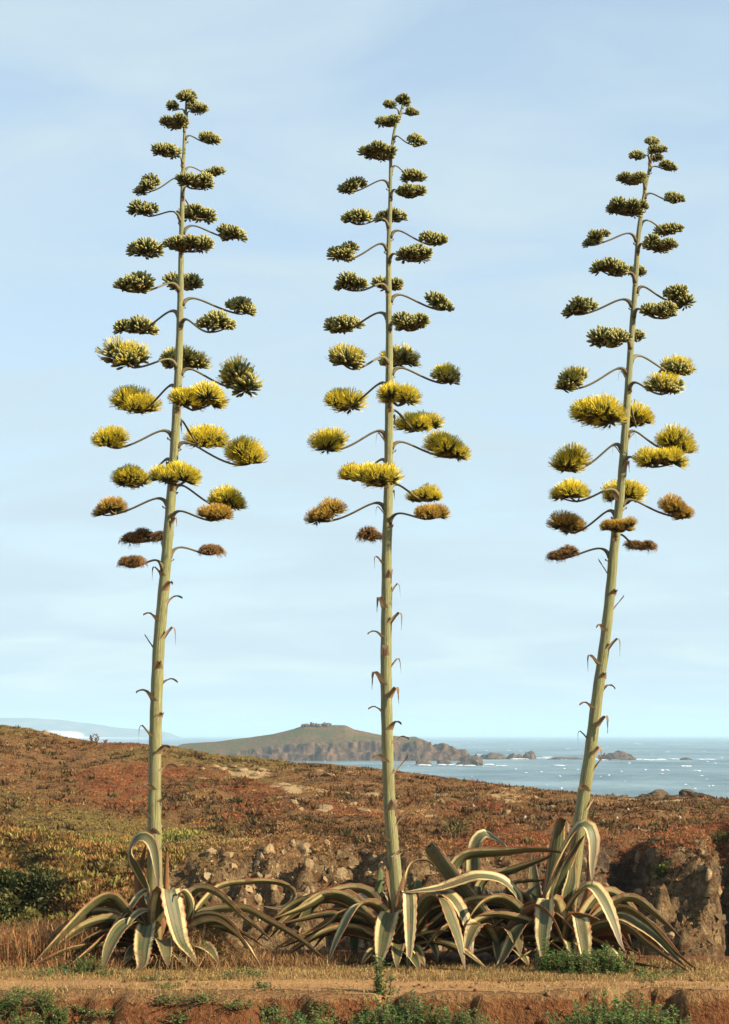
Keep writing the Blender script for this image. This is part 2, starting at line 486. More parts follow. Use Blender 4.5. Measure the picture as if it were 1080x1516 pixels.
def terrain(x, y):
    x = np.asarray(x, float); y = np.asarray(y, float)
    x, y = np.broadcast_arrays(x, y)
    # near side: verge, bank, path bench
    edge = 14.30 + 0.18 * fbm(x * 0.9, x * 0 + 3, 3, 5) + 0.20 * fbm(x * 4, y * 0.3, 3, 6) + 0.05 * fbm(x * 13, y * 2, 2, 7)
    soft = 0.20 + 0.40 * sstep(0.3, -1.5, x)
    z = -0.36 * sstep(edge, edge - soft, y) + 0.06 * fbm(x * 5, y * 5, 4, 8) * sstep(edge + 0.1, edge - 0.25, y)
    z = z + 0.5 * sstep(10.5, 3.0, y)
    z = z + 0.018 * fbm(x * 1.5, y * 2.5, 3, 9)
    # slight ruts on the bench
    z = z - 0.035 * np.exp(-((y - 14.85 - 0.06 * fbm(x * .5, x * 0, 2, 4)) / 0.13) ** 2) + 0.012 * fbm(x * 6, y * 7, 3, 10)
    # rim and gully
    rim = 17.1 + 0.25 * fbm(x * 0.5, x * 0 + 9, 3, 12) - 0.35 * sstep(1.6, 2.8, x)
    z = z - 2.2 * sstep(rim, rim + 3.6, y)
    # far wall
    yb = 24.0 + 1.0 * fbm(x * 0.25, x * 0 + 2, 3, 21)
    yt = 29.2 + 1.2 * fbm(x * 0.22, x * 0 + 5, 3, 22) + 0.8 * sstep(-3.0, -6, x)
    # gullies cut the wall: one wide ravine on the right, one in the middle
    rav = np.exp(-((x - 3.75 - 0.22 * (y - 27)) / 0.42) ** 2)
    rav2 = np.exp(-((x + 0.3 - 0.15 * (y - 27)) / 0.5) ** 2)
    rav3 = np.exp(-((x - 5.75 - 0.1 * (y - 27)) / 0.45) ** 2)
    t = (y - yb) / (yt - yb) - 0.4 * rav3 + 0.16 * fbm(x * 0.9, y * 0.35, 4, 23) - 0.45 * rav - 0.22 * rav2
    face = sstep(0.0, 1.0, t)
    zf = 0.34 + 0.22 * fbm(x * 0.3, x * 0 + 1, 3, 31)
    zc = np.interp(x * (1 + 0 * y), cx_, cz_)
    up = np.clip((y - 28.6) / (YC - 28.6), 0, 1)
    hill = zf * (1 - up) + zc * up - zf
    hill = hill + 0.16 * up * (1 - up) * 4 * fbm(x * 0.3, y * 0.22, 3, 33) + 0.30 * fbm(x * 0.8, y * 0.6, 4, 34) * sstep(28, 31, y) * sstep(60, 52, y)
    hill = hill + 0.07 * fbm(x * 2.6, y * 1.9, 3, 35) * sstep(27, 29, y)
    far = sstep(22.5, 23.5, y)
    wall_rough = face * (1 - face) * 4
    z2 = (z + (2.2 + zf) * face + hill * np.clip(t, 0, 1) *1.0)
    rr = ridged(x * 0.9 + y * 0.35, y * 0.7, 5, 41) - 0.55
    z2 = z2 + wall_rough * (0.85 * rr + 0.42 * (ridged(x * 2.1 + y * .6, y * 1.3, 4, 44) - .55) + 0.30 * fbm(x * 4.5, y * 3.2, 4, 43) + 0.22 * (ridged(x * 4.2 - y * 1.5, y * 2.6, 3, 45) - .5))
    # blocky ledges on the right hand wall
    led = sstep(2.6, 4.0, x)
    z2 = z2 + wall_rough * led * 0.7 * (ridged(x * 1.4 - y * 0.8, y * 0.5 + x * .3, 3, 47) - 0.5)
    z = np.where(y > 22.5, z * (1 - far) + z2 * far, z)
    z = z - 16.5 * sstep(YC + 1.0, YC + 36, y)
    # rocky lip along the right part of the crest
    z = z + 0.22 * sstep(5, 8, x) * np.exp(-((y - 58.5) / 1.6) ** 2) * np.clip(ridged(x * 0.8, y * 0.8, 4, 51) - 0.45, 0, 1) * 2
    return z

def axis(parts):
    a = []
    for s, e, st in parts:
        a.append(np.arange(s, e, st))
    return np.unique(np.round(np.concatenate(a), 4))
gx = axis([(-150, -20, 8), (-20, -13.6, 0.4), (-13.6, -7, 0.11), (-7, 7, 0.06), (7, 13.6, 0.11), (13.6, 20, 0.4), (20, 151, 8)])
gy = axis([(-30, 11, 1.0), (11, 13.2, 0.15), (13.2, 16, 0.045), (16, 18.5, 0.1), (18.5, 23, 0.25), (23, 31.5, 0.065), (31.5, 45, 0.12), (45, 62, 0.16), (62, 112, 1.2)])
XX, YY = np.meshgrid(gx, gy)
ZZ = terrain(XX, YY)
def grid_faces(ny, nx):
    i = np.arange(ny * nx).reshape(ny, nx)
    return np.stack([i[:-1, :-1], i[:-1, 1:], i[1:, 1:], i[1:, :-1]], -1).reshape(-1, 4)
# masks
GZ = np.gradient(ZZ, gy, axis=0)
GXs = np.gradient(ZZ, gx, axis=1)
slope = np.sqrt(GZ ** 2 + GXs ** 2)
onwall = sstep(22.8, 23.8, YY) * sstep(33.0, 29.5, YY)
rockm = onwall * np.clip(sstep(0.35, 0.9, slope) * 0.8 + 0.35 * fbm(XX * 0.5, YY * 0.5, 3, 61), 0, 1)
rockm *= 1 - 0.75 * sstep(-2.8, -4.0, XX)
lip = sstep(4.5, 8, XX) * sstep(56, 57.5, YY) * sstep(62, 60.5, YY)
rockm = np.maximum(rockm, 0.6 * lip)
PX = XX / np.maximum(YY, 1) * F + CX
olive = np.clip(sstep(0.0, 0.45, fbm(XX * 0.22 + 5, YY * 0.13, 3, 71)) * sstep(1, -4, XX) + 0.8 * sstep(-2.8, -4.2, XX) * onwall, 0, 1)
frontm = sstep(18.6, 17.6, YY)
blob = lambda px, py_y, rx, ry: np.exp(-(((PX - px) / rx) ** 2 + ((YY - py_y) / ry) ** 2))
pale = 0.55 * sstep(0.22, 0.42, fbm(XX * 0.55, YY * 0.28, 4, 81)) * sstep(30, 33, YY) * sstep(-7, -3, XX)
for a_, b_, c_, d_ in ((370, 52, 34, 1.4), (300, 49, 16, 1.0), (455, 41, 10, .5), (560, 44, 26, .5), (395, 55, 16, .6), (262, 52, 12, .5), (605, 47, 16, .5), (700, 40, 18, .5), (640, 37, 12, .4), (340, 40, 12, .4), (480, 36, 14, .4), (325, 53, 14, .8), (435, 44, 17, 1.5), (525, 42, 34, .9), (490, 55, 14, .6),
                      (900, 56, 60, 1.2), (1000, 50, 50, .7), (650, 44, 14, .8), (755, 42, 12, .9)):
    pale = np.maximum(pale, 1.0 * blob(a_, b_, c_ * 1.15, d_ * 1.15))
pale = np.maximum(pale, 0.9 * onwall * sstep(0.1, 0.5, fbm(XX * 0.9, YY * 0.9, 3, 83)) * sstep(-3, -2, XX) * sstep(1.4, 0.2, XX))
redm = np.clip(1.2 * sstep(0.05, 0.45, fbm(XX * 0.35 + 9, YY * 0.2, 3, 91)), 0, 1) * sstep(29, 32, YY)
redm = np.maximum(redm, blob(170, 40, 70, 3.5))
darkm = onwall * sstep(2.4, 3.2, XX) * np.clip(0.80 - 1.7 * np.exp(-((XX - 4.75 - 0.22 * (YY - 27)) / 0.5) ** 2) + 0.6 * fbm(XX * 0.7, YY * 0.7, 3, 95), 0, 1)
gv = np.stack([XX, YY, ZZ], -1).reshape(-1, 3)
gf = grid_faces(len(gy), len(gx))
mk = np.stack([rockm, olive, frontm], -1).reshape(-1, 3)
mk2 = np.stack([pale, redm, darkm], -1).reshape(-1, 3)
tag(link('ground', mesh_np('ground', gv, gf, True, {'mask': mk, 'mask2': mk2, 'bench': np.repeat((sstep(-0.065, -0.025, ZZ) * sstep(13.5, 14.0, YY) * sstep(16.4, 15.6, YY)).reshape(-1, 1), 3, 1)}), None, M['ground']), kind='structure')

# path: the worn bench in front of the agaves, a sheet just above the ground
fc = gv[gf].mean(1)
pm = (np.abs(fc[:, 0]) < 9) & (fc[:, 1] > 14.42 + 0.16 * fbm(fc[:, 0] * 0.9, fc[:, 0] * 0 + 3, 3, 5) + 0.22 * fbm(fc[:, 0] * 3, fc[:, 1] * 3, 3, 97)) & \
     (fc[:, 1] < 15.55 + 0.2 * fbm(fc[:, 0] * 1.2, fc[:, 0] * 0, 3, 98) + 0.1 * fbm(fc[:, 0] * 6, fc[:, 1] * 6, 3, 99))
pf = gf[pm]
ui, inv = np.unique(pf.ravel(), return_inverse=True)
pv = gv[ui].copy(); pv[:, 2] += 0.003
tag(link('path', mesh_np('path', pv, inv.reshape(-1, 4)), None, M['path']), kind='structure')

def gz(x, y):
    return float(terrain(np.array([x]), np.array([y]))[0])
def ray_ground(px, py, y0=10.0, y1=62.0):
    ys = np.arange(y0, y1, 0.02)
    xs = (px - CX) / F * ys
    zs = CAMZ - (py - HZ) / F * ys
    g = terrain(xs, ys)
    hit = np.nonzero(zs <= g)[0]
    i = hit[0] if len(hit) else len(ys) - 1
    return Vector((xs[i], ys[i], g[i]))

# ------------------------------------------------------------------ sea, haze box
SEA = -12.0
xs = np.array([-16000, -6000, -2500, -800, -200, 200, 800, 2500, 6000, 16000.])
ys = np.array([-3000, 60, 120, 300, 700, 1500, 4000, 9000, 16000.])
a_, b_ = np.meshgrid(xs, ys)
sv = np.stack([a_, b_, np.full_like(a_, SEA)], -1).reshape(-1, 3)
tag(link('sea', mesh_np('sea', sv, grid_faces(len(ys), len(xs))), None, M['sea']), kind='structure')

# ------------------------------------------------------------------ island
YI = 1010.0
ISL = [(228, 1125), (250, 1112), (267, 1102), (320, 1098), (373, 1092), (404, 1087), (436, 1079), (450, 1075), (490, 1074), (511, 1074),
       (524, 1080), (560, 1088), (596, 1091), (618, 1094), (631, 1101), (637, 1110), (653, 1107), (671, 1114), (687, 1116), (693, 1125)]
ix_ = np.array([(p - CX) * YI / F for p, q in ISL]); iz_ = np.array([CAMZ - (q - HZ) * YI / F for p, q in ISL])
ax_ = np.arange(ix_[0] - 6, ix_[-1] + 8, 0.55); ay_ = np.concatenate([np.arange(YI - 46, YI - 20, 0.6), np.arange(YI - 20, YI + 90, 2.0)])
A, B = np.meshgrid(ax_, ay_)
top = np.interp(A, ix_, iz_) - SEA
wob_ = 5 * fbm(A * 0.05, B * 0.05, 3, 101) + 2.5 * fbm(A * 0.2, B * 0.2, 3, 102)
fr = B - (YI - 36) + wob_
cliffh = (7.5 + 2.0 * sstep(-40, 0, A)) * np.clip(top / 7.0, 0, 1) * (0.35 + 0.65 * sstep(-85, -35, A))
cliff = cliffh * (0.45 * sstep(0, 2.5, fr) + 0.55 * sstep(4.5, 8, fr + 2 * fbm(A * .3, B * .1, 3, 103)))
dome = np.clip((B - (YI - 34)) / 34.0, 0, 1)
rise = (top - cliffh) * (dome ** 1.15)
back = 1 - sstep(YI + 25, YI + 85, B)
rk_ = sstep(20, 36, A) * (ridged(A * 0.09, B * 0.09, 5, 104) - 0.55) * 5.0 + 1.9 * fbm(A * 0.3, B * 0.3, 4, 105) * sstep(-60, -20, A) * (1 - sstep(0.12, 0.45, np.clip((B - (YI - 34)) / 34.0, 0, 1)))
H_ = np.where(fr > 0, (cliff + np.clip(rise, -2, 99) + rk_ * sstep(0, 6, fr) * np.clip(top / 5, 0, 1)) * back, -1.0)
H_ = np.minimum(H_, np.where(top > 0.5, H_, -1)) - 2.0 * (1 - sstep(0, 0.8, top))
H_ = H_ + 0.4 * fbm(A * 0.12, B * 0.12, 4, 106)
gzI = np.hypot(*np.gradient(H_, ay_, ax_))
im = np.clip(sstep(0.7, 1.4, gzI) + sstep(24, 36, A) * 0.85 + 0.9 * sstep(1.08, 0.9, H_ / np.maximum(cliffh, .1) + .12 * fbm(A * .15, B * .15, 3, 109)) * sstep(-75, -40, A) * (B < YI), 0, 1)
iv = np.stack([A, B, SEA + H_], -1).reshape(-1, 3)
imk = np.stack([im, im, im], -1).reshape(-1, 3)
tag(link('island', mesh_np('island', iv, grid_faces(len(ay_), len(ax_)), True, {'mask': imk}), None, M['island']), kind='structure')

# jagged rock mesh
def rock_mesh(name, sx, sy, sz, seed, sub=3, sharp=0.35):
    import bmesh
    bm = bmesh.new()
    bmesh.ops.create_icosphere(bm, subdivisions=sub, radius=1.0)
    bm.verts.ensure_lookup_table()
    v = np.array([q.co[:] for q in bm.verts])
    f = [[q.index for q in p.verts] for p in bm.faces]
    bm.free()
    r = np.random.default_rng(seed)
    for k in range(9):          # random cutting planes give facets
        n = r.normal(size=3); n[2] = abs(n[2]) * 0.7; n /= np.linalg.norm(n)
        d = r.uniform(0.55, 0.9)
        dd = v @ n - d
        v = v - np.outer(np.clip(dd, 0, None) * 0.92, n)
    o = r.uniform(0, 50)
    v = v * (1 + sharp * (fbm(v[:, 0] * 2 + o, v[:, 1] * 2 + v[:, 2] * 1.7, 4, seed))[:, None])
    v = v * (1 + sharp * .8 * (ridged(v[:, 0] * 2.3 + o, v[:, 1] * 2.3 - v[:, 2] * 2, 3, seed + 5) - .6))[:, None]
    if sub == 4: v[:, 2] *= .75 + .65 * ridged(v[:, 0] * 2.6 + o, v[:, 1] * 2.0, 3, seed + 9)
    v = v * np.array([sx, sy, sz])
    return mesh_np(name, v, f, False)

# low ruined fort on top of the island
ruin = empty('fort_ruin', PA(468, 1074, YI))
tag(ruin, 'low ruined stone fort on the summit of the island', 'ruin')
rb = random.Random(4)
for k in range(11):
    px = 449 + k * 4.0
    hgt = rb.uniform(1.6, 3.0)
    me = rock_mesh('wall_block', 1.25, 1.6, hgt * 0.62, 200 + k, 2, 0.25)
    p = PA(px, 1074, YI + rb.uniform(-2, 2)); p.z += hgt * 0.25 - 0.5
    link('wall_block', me, ruin, M['searock'], p)

# rocks standing in the sea: (px left, px right, py top, py waterline)
for k, (p0, p1, q0, q1, lab) in enumerate((
        (616, 640, 1126, 1133, 'flat dark sea rock awash below the boulders at the island tip'),
        (643, 671, 1126, 1132.5, 'low sea rock between the flat rock and the humped rock off the island'),
        (674, 712, 1119, 1133.5, 'humped brown sea rock standing off the tip of the island'),
        (702, 752, 1116, 1124, 'long low reef stretching out behind the humped sea rock'),
        (750, 768, 1117.5, 1124, 'small sea rock at the end of the long low reef'),
        (764, 778, 1119, 1124, 'smallest sea rock between the reef end and the round boulder'),
        (777, 796, 1114, 1124, 'round sea boulder past the end of the long reef'),
        (812, 862, 1121, 1124.5, 'thin flat reef barely clearing the waves beside the leaning stalk'),
        (889, 936, 1112, 1125.5, 'lone jagged sea rock with a flat crown'),
        (1006, 1028, 1122.5, 1125, 'tiny dark reef awash far from the lone jagged rock'))):
    y = (CAMZ - SEA) * F / (q1 - HZ)
    wx = (p1 - p0) / F * y; hz_ = (q1 - q0) / F * y
    me = rock_mesh('sea_rock', wx / 1.75, wx / 2.4, hz_ * 0.98, 300 + k, 4, 0.30)
    o = link('sea_rock', me, None, M['searock'], (((p0 + p1) / 2 - CX) / F * y, y, SEA + 0.02 * hz_))
    tag(o, lab, 'rock', 'rocks standing in the sea')

# surf round the rocks and the island foot (uncountable foam)
fv = []; ff = []
def foam_patch(x, y, rx, ry, seed):
    r = np.random.default_rng(seed)
    n = 18; b = len(fv)
    fv.append((x, y, SEA + 0.42))
    for i in range(n):
        a = 2 * math.pi * i / n; q = r.uniform(0.45, 1.1)
        fv.append((x + rx * q * math.cos(a), y + ry * q * math.sin(a), SEA + 0.02 + 0.25 * r.uniform()))
    for i in range(n):
        ff.append((b, b + 1 + i, b + 1 + (i + 1) % n))
r_ = random.Random(5)
for px, py, wpx, hh in [(435, 1126, 10, 2), (448, 1125.8, 16, 2.4), (470, 1126, 30, 1.2), (510, 1125.8, 40, 1.0), (560, 1125.6, 30, 1.0), (600, 1125.8, 26, 1.0), (640, 1125.5, 24, 1.0), (676, 1124.5, 22, 1.3),
                        (628, 1133.4, 20, 0.8), (660, 1132.8, 22, 0.8), (690, 1133.8, 28, 0.8), (715, 1123.8, 24, 1.2), (725, 1132.5, 22, 1.4), (745, 1134.5, 18, .8), (770, 1124.2, 26, 1.0),
                        (805, 1122.8, 24, 0.9), (826, 1134, 20, 1.6), (835, 1124.6, 40, 1.0), (880, 1124.5, 26, 1.0), (905, 1125.6, 40, .9), (950, 1125, 26, 0.8), (975, 1125.6, 20, .6),
                        (990, 1124.4, 30, 0.7), (1020, 1135, 18, 1.0), (1034, 1142, 8, 1.0), (985, 1141, 12, 1.0), (1050, 1125, 26, .7), (705, 1118, 12, 1.0), (812, 1121.5, 14, 0.8), (690, 1120.5, 20, .8)]:
    y = (CAMZ - SEA) * F / (py - HZ)
    for q in range(4):
        foam_patch((px + r_.uniform(-.4, .4) * wpx - CX) / F * y, y * (1 + r_.uniform(-.004, .004)), wpx * r_.uniform(.2, .4) / F * y, hh * r_.uniform(.5, 1.0) * y * y / F / 14.05 * 0.35, r_.randrange(9999))
for q in range(110):
    py = 1094 + 86 * r_.random() ** 1.3; y = (CAMZ - SEA) * F / (py - HZ); px = r_.uniform(420, 1090)
    wp = r_.uniform(1.5, 6)
    foam_patch((px - CX) / F * y, y, wp / F * y * .5, r_.uniform(.12, .3) * y * y / F / 14.05 * .8, r_.randrange(9999))
tag(link('surf_foam', mesh_np('surf_foam', fv, ff), None, M['foam']), 'white surf breaking round the rocks and the island foot', 'foam', kind='stuff')

# ------------------------------------------------------------------ far headland
YH = 8000.0
HD = [(-900, 1060), (-300, 1058), (0, 1063), (60, 1063), (98, 1066), (141, 1072), (176, 1077), (218, 1081.5), (243, 1083), (252, 1087), (258, 1095)]
hx = np.array([(p - CX) * YH / F for p, q in HD]); hz2 = np.array([CAMZ - (q - HZ) * YH / F for p, q in HD])
ax_ = np.arange(hx[0], hx[-1] + 30, 16.0); ay_ = np.arange(YH - 420, YH + 500, 18.0)
A, B = np.meshgrid(ax_, ay_)
top = np.interp(A, hx, hz2) - SEA
t = np.clip((B - (YH - 380 + 90 * fbm(A * 0.004, B * 0.004, 3, 111))) / 380, 0, 1)
H_ = top * (t ** 0.8) * (1 - 0.6 * sstep(YH + 100, YH + 480, B)) + 9 * fbm(A * 0.008, B * 0.008, 4, 112) * t - 2.0
sand = sstep(0.55, 0.15, t) * sstep(-1130, -1250, A) * sstep(-1450, -1330, A) * 1.0
sand = np.maximum(sand, sstep(0.10, 0.04, t) * 0.9)
tag(link('headland', mesh_np('headland', np.stack([A, B, SEA + H_], -1).reshape(-1, 3), grid_faces(len(ay_), len(ax_)), True,
     {'mask': np.stack([sand] * 3, -1).reshape(-1, 3)}), None, M['far']), kind='structure')

# ------------------------------------------------------------------ haze
def haze():
    x0, x1, y0, y1, z0, z1 = -17500, 17500, -4500, 17500, SEA - 6, 110
    v = [(x, y, z) for z in (z0, z1) for y in (y0, y1) for x in (x0, x1)]
    f = [(0, 2, 3, 1), (4, 5, 7, 6), (0, 1, 5, 4), (2, 6, 7, 3), (0, 4, 6, 2), (1, 3, 7, 5)]
    m = bpy.data.materials.new('haze'); m.use_nodes = True
    t = m.node_tree
    for n in list(t.nodes): t.nodes.remove(n)
    o = t.nodes.new('ShaderNodeOutputMaterial'); pv_ = t.nodes.new('ShaderNodeVolumePrincipled')
    pv_.inputs['Color'].default_value = (0.58, 0.82, 1.0, 1)
    pv_.inputs['Density'].default_value = HAZE
    pv_.inputs['Anisotropy'].default_value = 0.0
    t.links.new(pv_.outputs[0], o.inputs['Volume'])
    ob = link('haze', mesh_np('haze', v, [list(q) for q in f], False), None, m)
    tag(ob, 'thin pale sea haze filling the air', 'haze', kind='stuff')
HAZE = 1.6e-4
haze()

# ------------------------------------------------------------------ hillside cover
def tri_tufts(centers, size, height, n, cols, seed, up=0.5, wid=0.25):
    """n small triangular blades around each centre"""
    r = np.random.default_rng(seed)
    k = len(centers)
    c = np.repeat(centers, n, 0)
    s = np.repeat(size, n)[:, None]; hgt = np.repeat(height, n)[:, None]
    off = r.normal(size=(k * n, 3)) * np.array([0.42, 0.42, 0.0]) * s
    rad2 = np.clip((off[:, :1] ** 2 + off[:, 1:2] ** 2) / (s * s), 0, 1)
    base = c + off
    d = np.concatenate([off[:, :2] / s * 0.9 + r.normal(size=(k * n, 2)) * 0.45, np.full((k * n, 1), up) + r.uniform(0, .8, (k * n, 1))], 1)
    d /= np.linalg.norm(d, axis=1)[:, None]
    ln = hgt * r.uniform(0.6, 1.3, (k * n, 1)) * (1.15 - 0.7 * rad2)
    tipp = base + d * ln
    side = np.cross(d, r.normal(size=(k * n, 3))); side /= np.linalg.norm(side, axis=1)[:, None] + 1e-9
    wv = side * ln * wid
    v = np.stack([base - wv, base + wv, tipp + wv * 0.25], 1).reshape(-1, 3)
    f = np.arange(len(v)).reshape(-1, 3)
    cc = np.repeat(cols, n, 0) * r.uniform(0.65, 1.35, (k * n, 1))
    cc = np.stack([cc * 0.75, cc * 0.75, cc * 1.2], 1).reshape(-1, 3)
    return v, f, cc

N = 70000
r = np.random.default_rng(3)
ty = 28.3 + (61.5 - 28.3) * r.uniform(size=N) ** 1.15
tx = r.uniform(-0.235, 0.235, N) * ty
# nearer wall: some cover as well
ny_ = 14000
wy = r.uniform(24.5, 30.5, ny_); wx = r.uniform(-0.235, 0.235, ny_) * wy
ty = np.concatenate([ty, wy]); tx = np.concatenate([tx, wx])
tz = terrain(tx, ty)
e = 0.08
sl_ = np.hypot(terrain(tx + e, ty) - tz, terrain(tx, ty + e) - tz) / e
ppx = tx / ty * F + CX
pal = 0
for a_, b_, c_, d_ in ((370, 52, 34, 1.4), (300, 49, 16, 1.0), (455, 41, 10, .5), (560, 44, 26, .5), (395, 55, 16, .6), (262, 52, 12, .5), (605, 47, 16, .5), (700, 40, 18, .5), (640, 37, 12, .4), (340, 40, 12, .4), (480, 36, 14, .4), (325, 53, 14, .8), (435, 44, 17, 1.5), (525, 42, 34, .9), (490, 55, 14, .6), (900, 56, 60, 1.2), (1000, 50, 50, .7)):
    pal = np.maximum(pal, np.exp(-(((ppx - a_) / c_) ** 2 + ((ty - b_) / d_) ** 2)))
den = fbm(tx * 0.9, ty * 0.6, 3, 131)
keep = (pal < 0.35) & (den > -0.42 + 0.3 * r.uniform(-1, 1, len(tx))) & ~((ty < 30) & (sl_ > 0.55) & (tx > -3.4) & (r.uniform(size=len(tx)) < 0.8))
tx, ty, tz, ppx, den = tx[keep], ty[keep], tz[keep], ppx[keep], den[keep]
k = len(tx)
pal_cols = np.array([(0.23, 0.112, 0.042), (0.125, 0.062, 0.026), (0.30, 0.155, 0.056), (0.38, 0.235, 0.10), (0.060, 0.040, 0.018)])
pn = fbm(tx * .8, ty * .55, 4, 161) * 1.5 + r.normal(0, .28, k)
ci = np.digitize(pn, [-.55, -.15, .25, .62])
tc_ = pal_cols[np.array([4, 1, 0, 2, 3])[ci]]
redw = np.clip(sstep(0.05, 0.45, fbm(tx * 0.35 + 9, ty * 0.2, 3, 91)) + np.exp(-(((ppx - 170) / 70) ** 2 + ((ty - 40) / 3.5) ** 2)), 0, 1)
oli = np.clip(sstep(0.0, 0.45, fbm(tx * 0.22 + 5, ty * 0.13, 3, 71)) * sstep(1, -4, tx), 0, 1)
pick = r.uniform(size=k)
tc_ = np.where((pick < redw * 0.42)[:, None], np.array([0.29, 0.080, 0.030]), tc_)
tc_ = np.where((pick > 1 - oli * 0.7)[:, None], np.array([0.23, 0.17, 0.050]), tc_)
sz = r.uniform(0.07, 0.24, k); hh = r.uniform(0.016, 0.052, k)
v, f, cc = tri_tufts(np.stack([tx, ty, tz - 0.012], 1), sz, hh, 13, tc_, 5, 0.25, 0.30)
# darker cushions of taller heath
kk = 3800
by = 29 + 31 * r.uniform(size=kk) ** 1.1; bx = r.uniform(-.235, .235, kk) * by
okb = fbm(bx * .5 + 2, by * .3, 3, 137) > -.05
bx, by = bx[okb], by[okb]; kk = len(bx)
bcol = np.array([(0.075, 0.045, 0.020), (0.11, 0.058, 0.024), (0.10, 0.082, 0.030), (0.16, 0.075, 0.028)])[r.integers(0, 4, kk)]
v_, f_, c_2 = tri_tufts(np.stack([bx, by, terrain(bx, by) - .02], 1), r.uniform(.16, .42, kk), r.uniform(.06, .13, kk), 26, bcol, 8, .5, .28)
f = np.concatenate([f, f_ + len(v)]); v = np.concatenate([v, v_]); cc = np.concatenate([cc, c_2])
tag(link('heath_cover', mesh_np('heath_cover', v, f, False, cc), None, M['heath']), 'brown and rust red heath covering the hillside', 'heath', kind='stuff')

# ------------------------------------------------------------------ agaves
def catmull(pts, n):
    p = [Vector(q) for q in pts]
    p = [p[0] * 2 - p[1]] + p + [p[-1] * 2 - p[-2]]
    dense = []
    for i in range(1, len(p) - 2):
        for j in range(16):
            t = j / 16
            a, b, c, d = p[i - 1], p[i], p[i + 1], p[i + 2]
            dense.append(0.5 * ((2 * b) + (c - a) * t + (2 * a - 5 * b + 4 * c - d) * t * t + (3 * b - a - 3 * c + d) * t ** 3))
    dense.append(p[-2])
    L_ = [0]
    for i in range(1, len(dense)):
        L_.append(L_[-1] + (dense[i] - dense[i - 1]).length)
    out_ = []; j = 0
    for i in range(n):
        s = L_[-1] * i / (n - 1)
        while j < len(L_) - 2 and L_[j + 1] < s: j += 1
        q = (s - L_[j]) / max(1e-9, L_[j + 1] - L_[j])
        out_.append(dense[j].lerp(dense[j + 1], min(max(q, 0), 1)))
    return out_

def leaf_mesh(pts3, width, k=0.4, seed=0, broken=False, fold=0.22, thick=0.10, n=36, roll=0.0):
    r = random.Random(seed)
    c = catmull(pts3, n)
    hd = c[-1] - c[0]; hd.z = 0
    if hd.length < 0.05: hd = Vector((0.3, -1, 0))
    hp = hd.normalized().cross(Vector((0, 0, 1)))
    view = Vector((0, 1, 0))
    T = []
    for i in range(n):
        T.append((c[min(i + 1, n - 1)] - c[max(i - 1, 0)]).normalized())
    # pick sign of the picture-plane perpendicular near the middle
    mid = max(range(n), key=lambda i: c[i].z)
    vp = T[mid].cross(view)
    sg = 1 if vp.dot(hp) >= 0 or abs(vp.dot(hp)) < 0.02 else -1
    ws = []
    prev = None
    for i in range(n):
        vp = T[i].cross(view) * sg
        wv = hp * (1 - k) + vp * k
        wv = wv - T[i] * wv.dot(T[i])
        if wv.length < 1e-3: wv = prev or hp
        wv.normalize()
        if prev is not None:
            wv = (prev * 0.6 + wv * 0.4); wv = wv - T[i] * wv.dot(T[i]); wv.normalize()
        prev = wv
        ws.append(wv)
    nm = ws[mid].cross(T[mid])
    fl = 1 if nm.z >= 0 else -1
    m = 9
    ss = [-1, -0.9, -0.62, -0.3, 0, 0.3, 0.62, 0.9, 1]
    V = []; UV = []
    for i in range(n):
        t = i / (n - 1)
        pr = (0.72 + 0.28 * float(sstep(0, 0.35, t)))
        if not broken:
            pr *= (1 - max(0, (t - 0.45) / 0.55) ** 2.1) * 0.97 + 0.03
        else:
            pr *= 1 - 0.15 * t
        hw = width * 0.5 * pr
        N_ = ws[i].cross(T[i]) * fl
        fo = fold * (0.8 + 0.7 * (1 - t))
        for side in (0, 1):
            for j, s in enumerate(ss if side == 0 else ss[::-1]):
                tooth = 1.0
                if abs(s) == 1: tooth = 1.0 + (0.10 if i % 2 else -0.04) + r.uniform(-0.02, 0.02)
                p = c[i] + ws[i] * (hw * s * tooth) + N_ * (hw * fo * (abs(s) ** 1.6) * 2 * 0.6)
                if side == 1:
                    th = width * thick * pr * (1.25 - 0.8 * t) * (1 - abs(s) ** 2.2) + 0.0025
                    p = p - N_ * th
                if broken and i == n - 1: p = p + T[i] * r.uniform(-0.05, 0.04)
                V.append(p); UV.append((s * 0.5 + 0.5, t * (0.9 if broken else 1)))
    fs = []
    q = 2 * m
    for i in range(n - 1):
        for j in range(q):
            a = i * q + j; b = i * q + (j + 1) % q
            fs.append((a, b, b + q, a + q))
    fs.append(tuple(range(q))[::-1]); fs.append(tuple((n - 1) * q + j for j in range(q)))
    return mesh_np('leaf', np.array([p[:] for p in V]), [list(x) for x in fs], True, None, np.array(UV))

def add_leaf(parent, pix, width_px, d0=0.0, d1=0.0, dm=None, k=0.4, dead=False, broken=False, fold=0.22, name=None, seed=0):
    n = len(pix)
    # arclength fractions in the picture for the depth
    ln = [0]
    for i in range(1, n): ln.append(ln[-1] + math.hypot(pix[i][0] - pix[i - 1][0], pix[i][1] - pix[i - 1][1]))
    pts = []
    for i, p in enumerate(pix):
        t = ln[i] / ln[-1]
        if dm is None: d = d0 + (d1 - d0) * t
        else: d = d0 * (1 - t) ** 2 + 2 * t * (1 - t) * dm + d1 * t * t
        q = P(p[0], p[1], d)
        g = gz(q.x, q.y) + 0.012
        if q.z < g: q.z = g
        pts.append(q)
    me = leaf_mesh(pts, width_px / F * D, k, seed, broken, fold)
    o = link(name or ('dead_leaf' if dead else 'leaf'), me, parent, M['dead' if dead else 'leaf'])
    return o

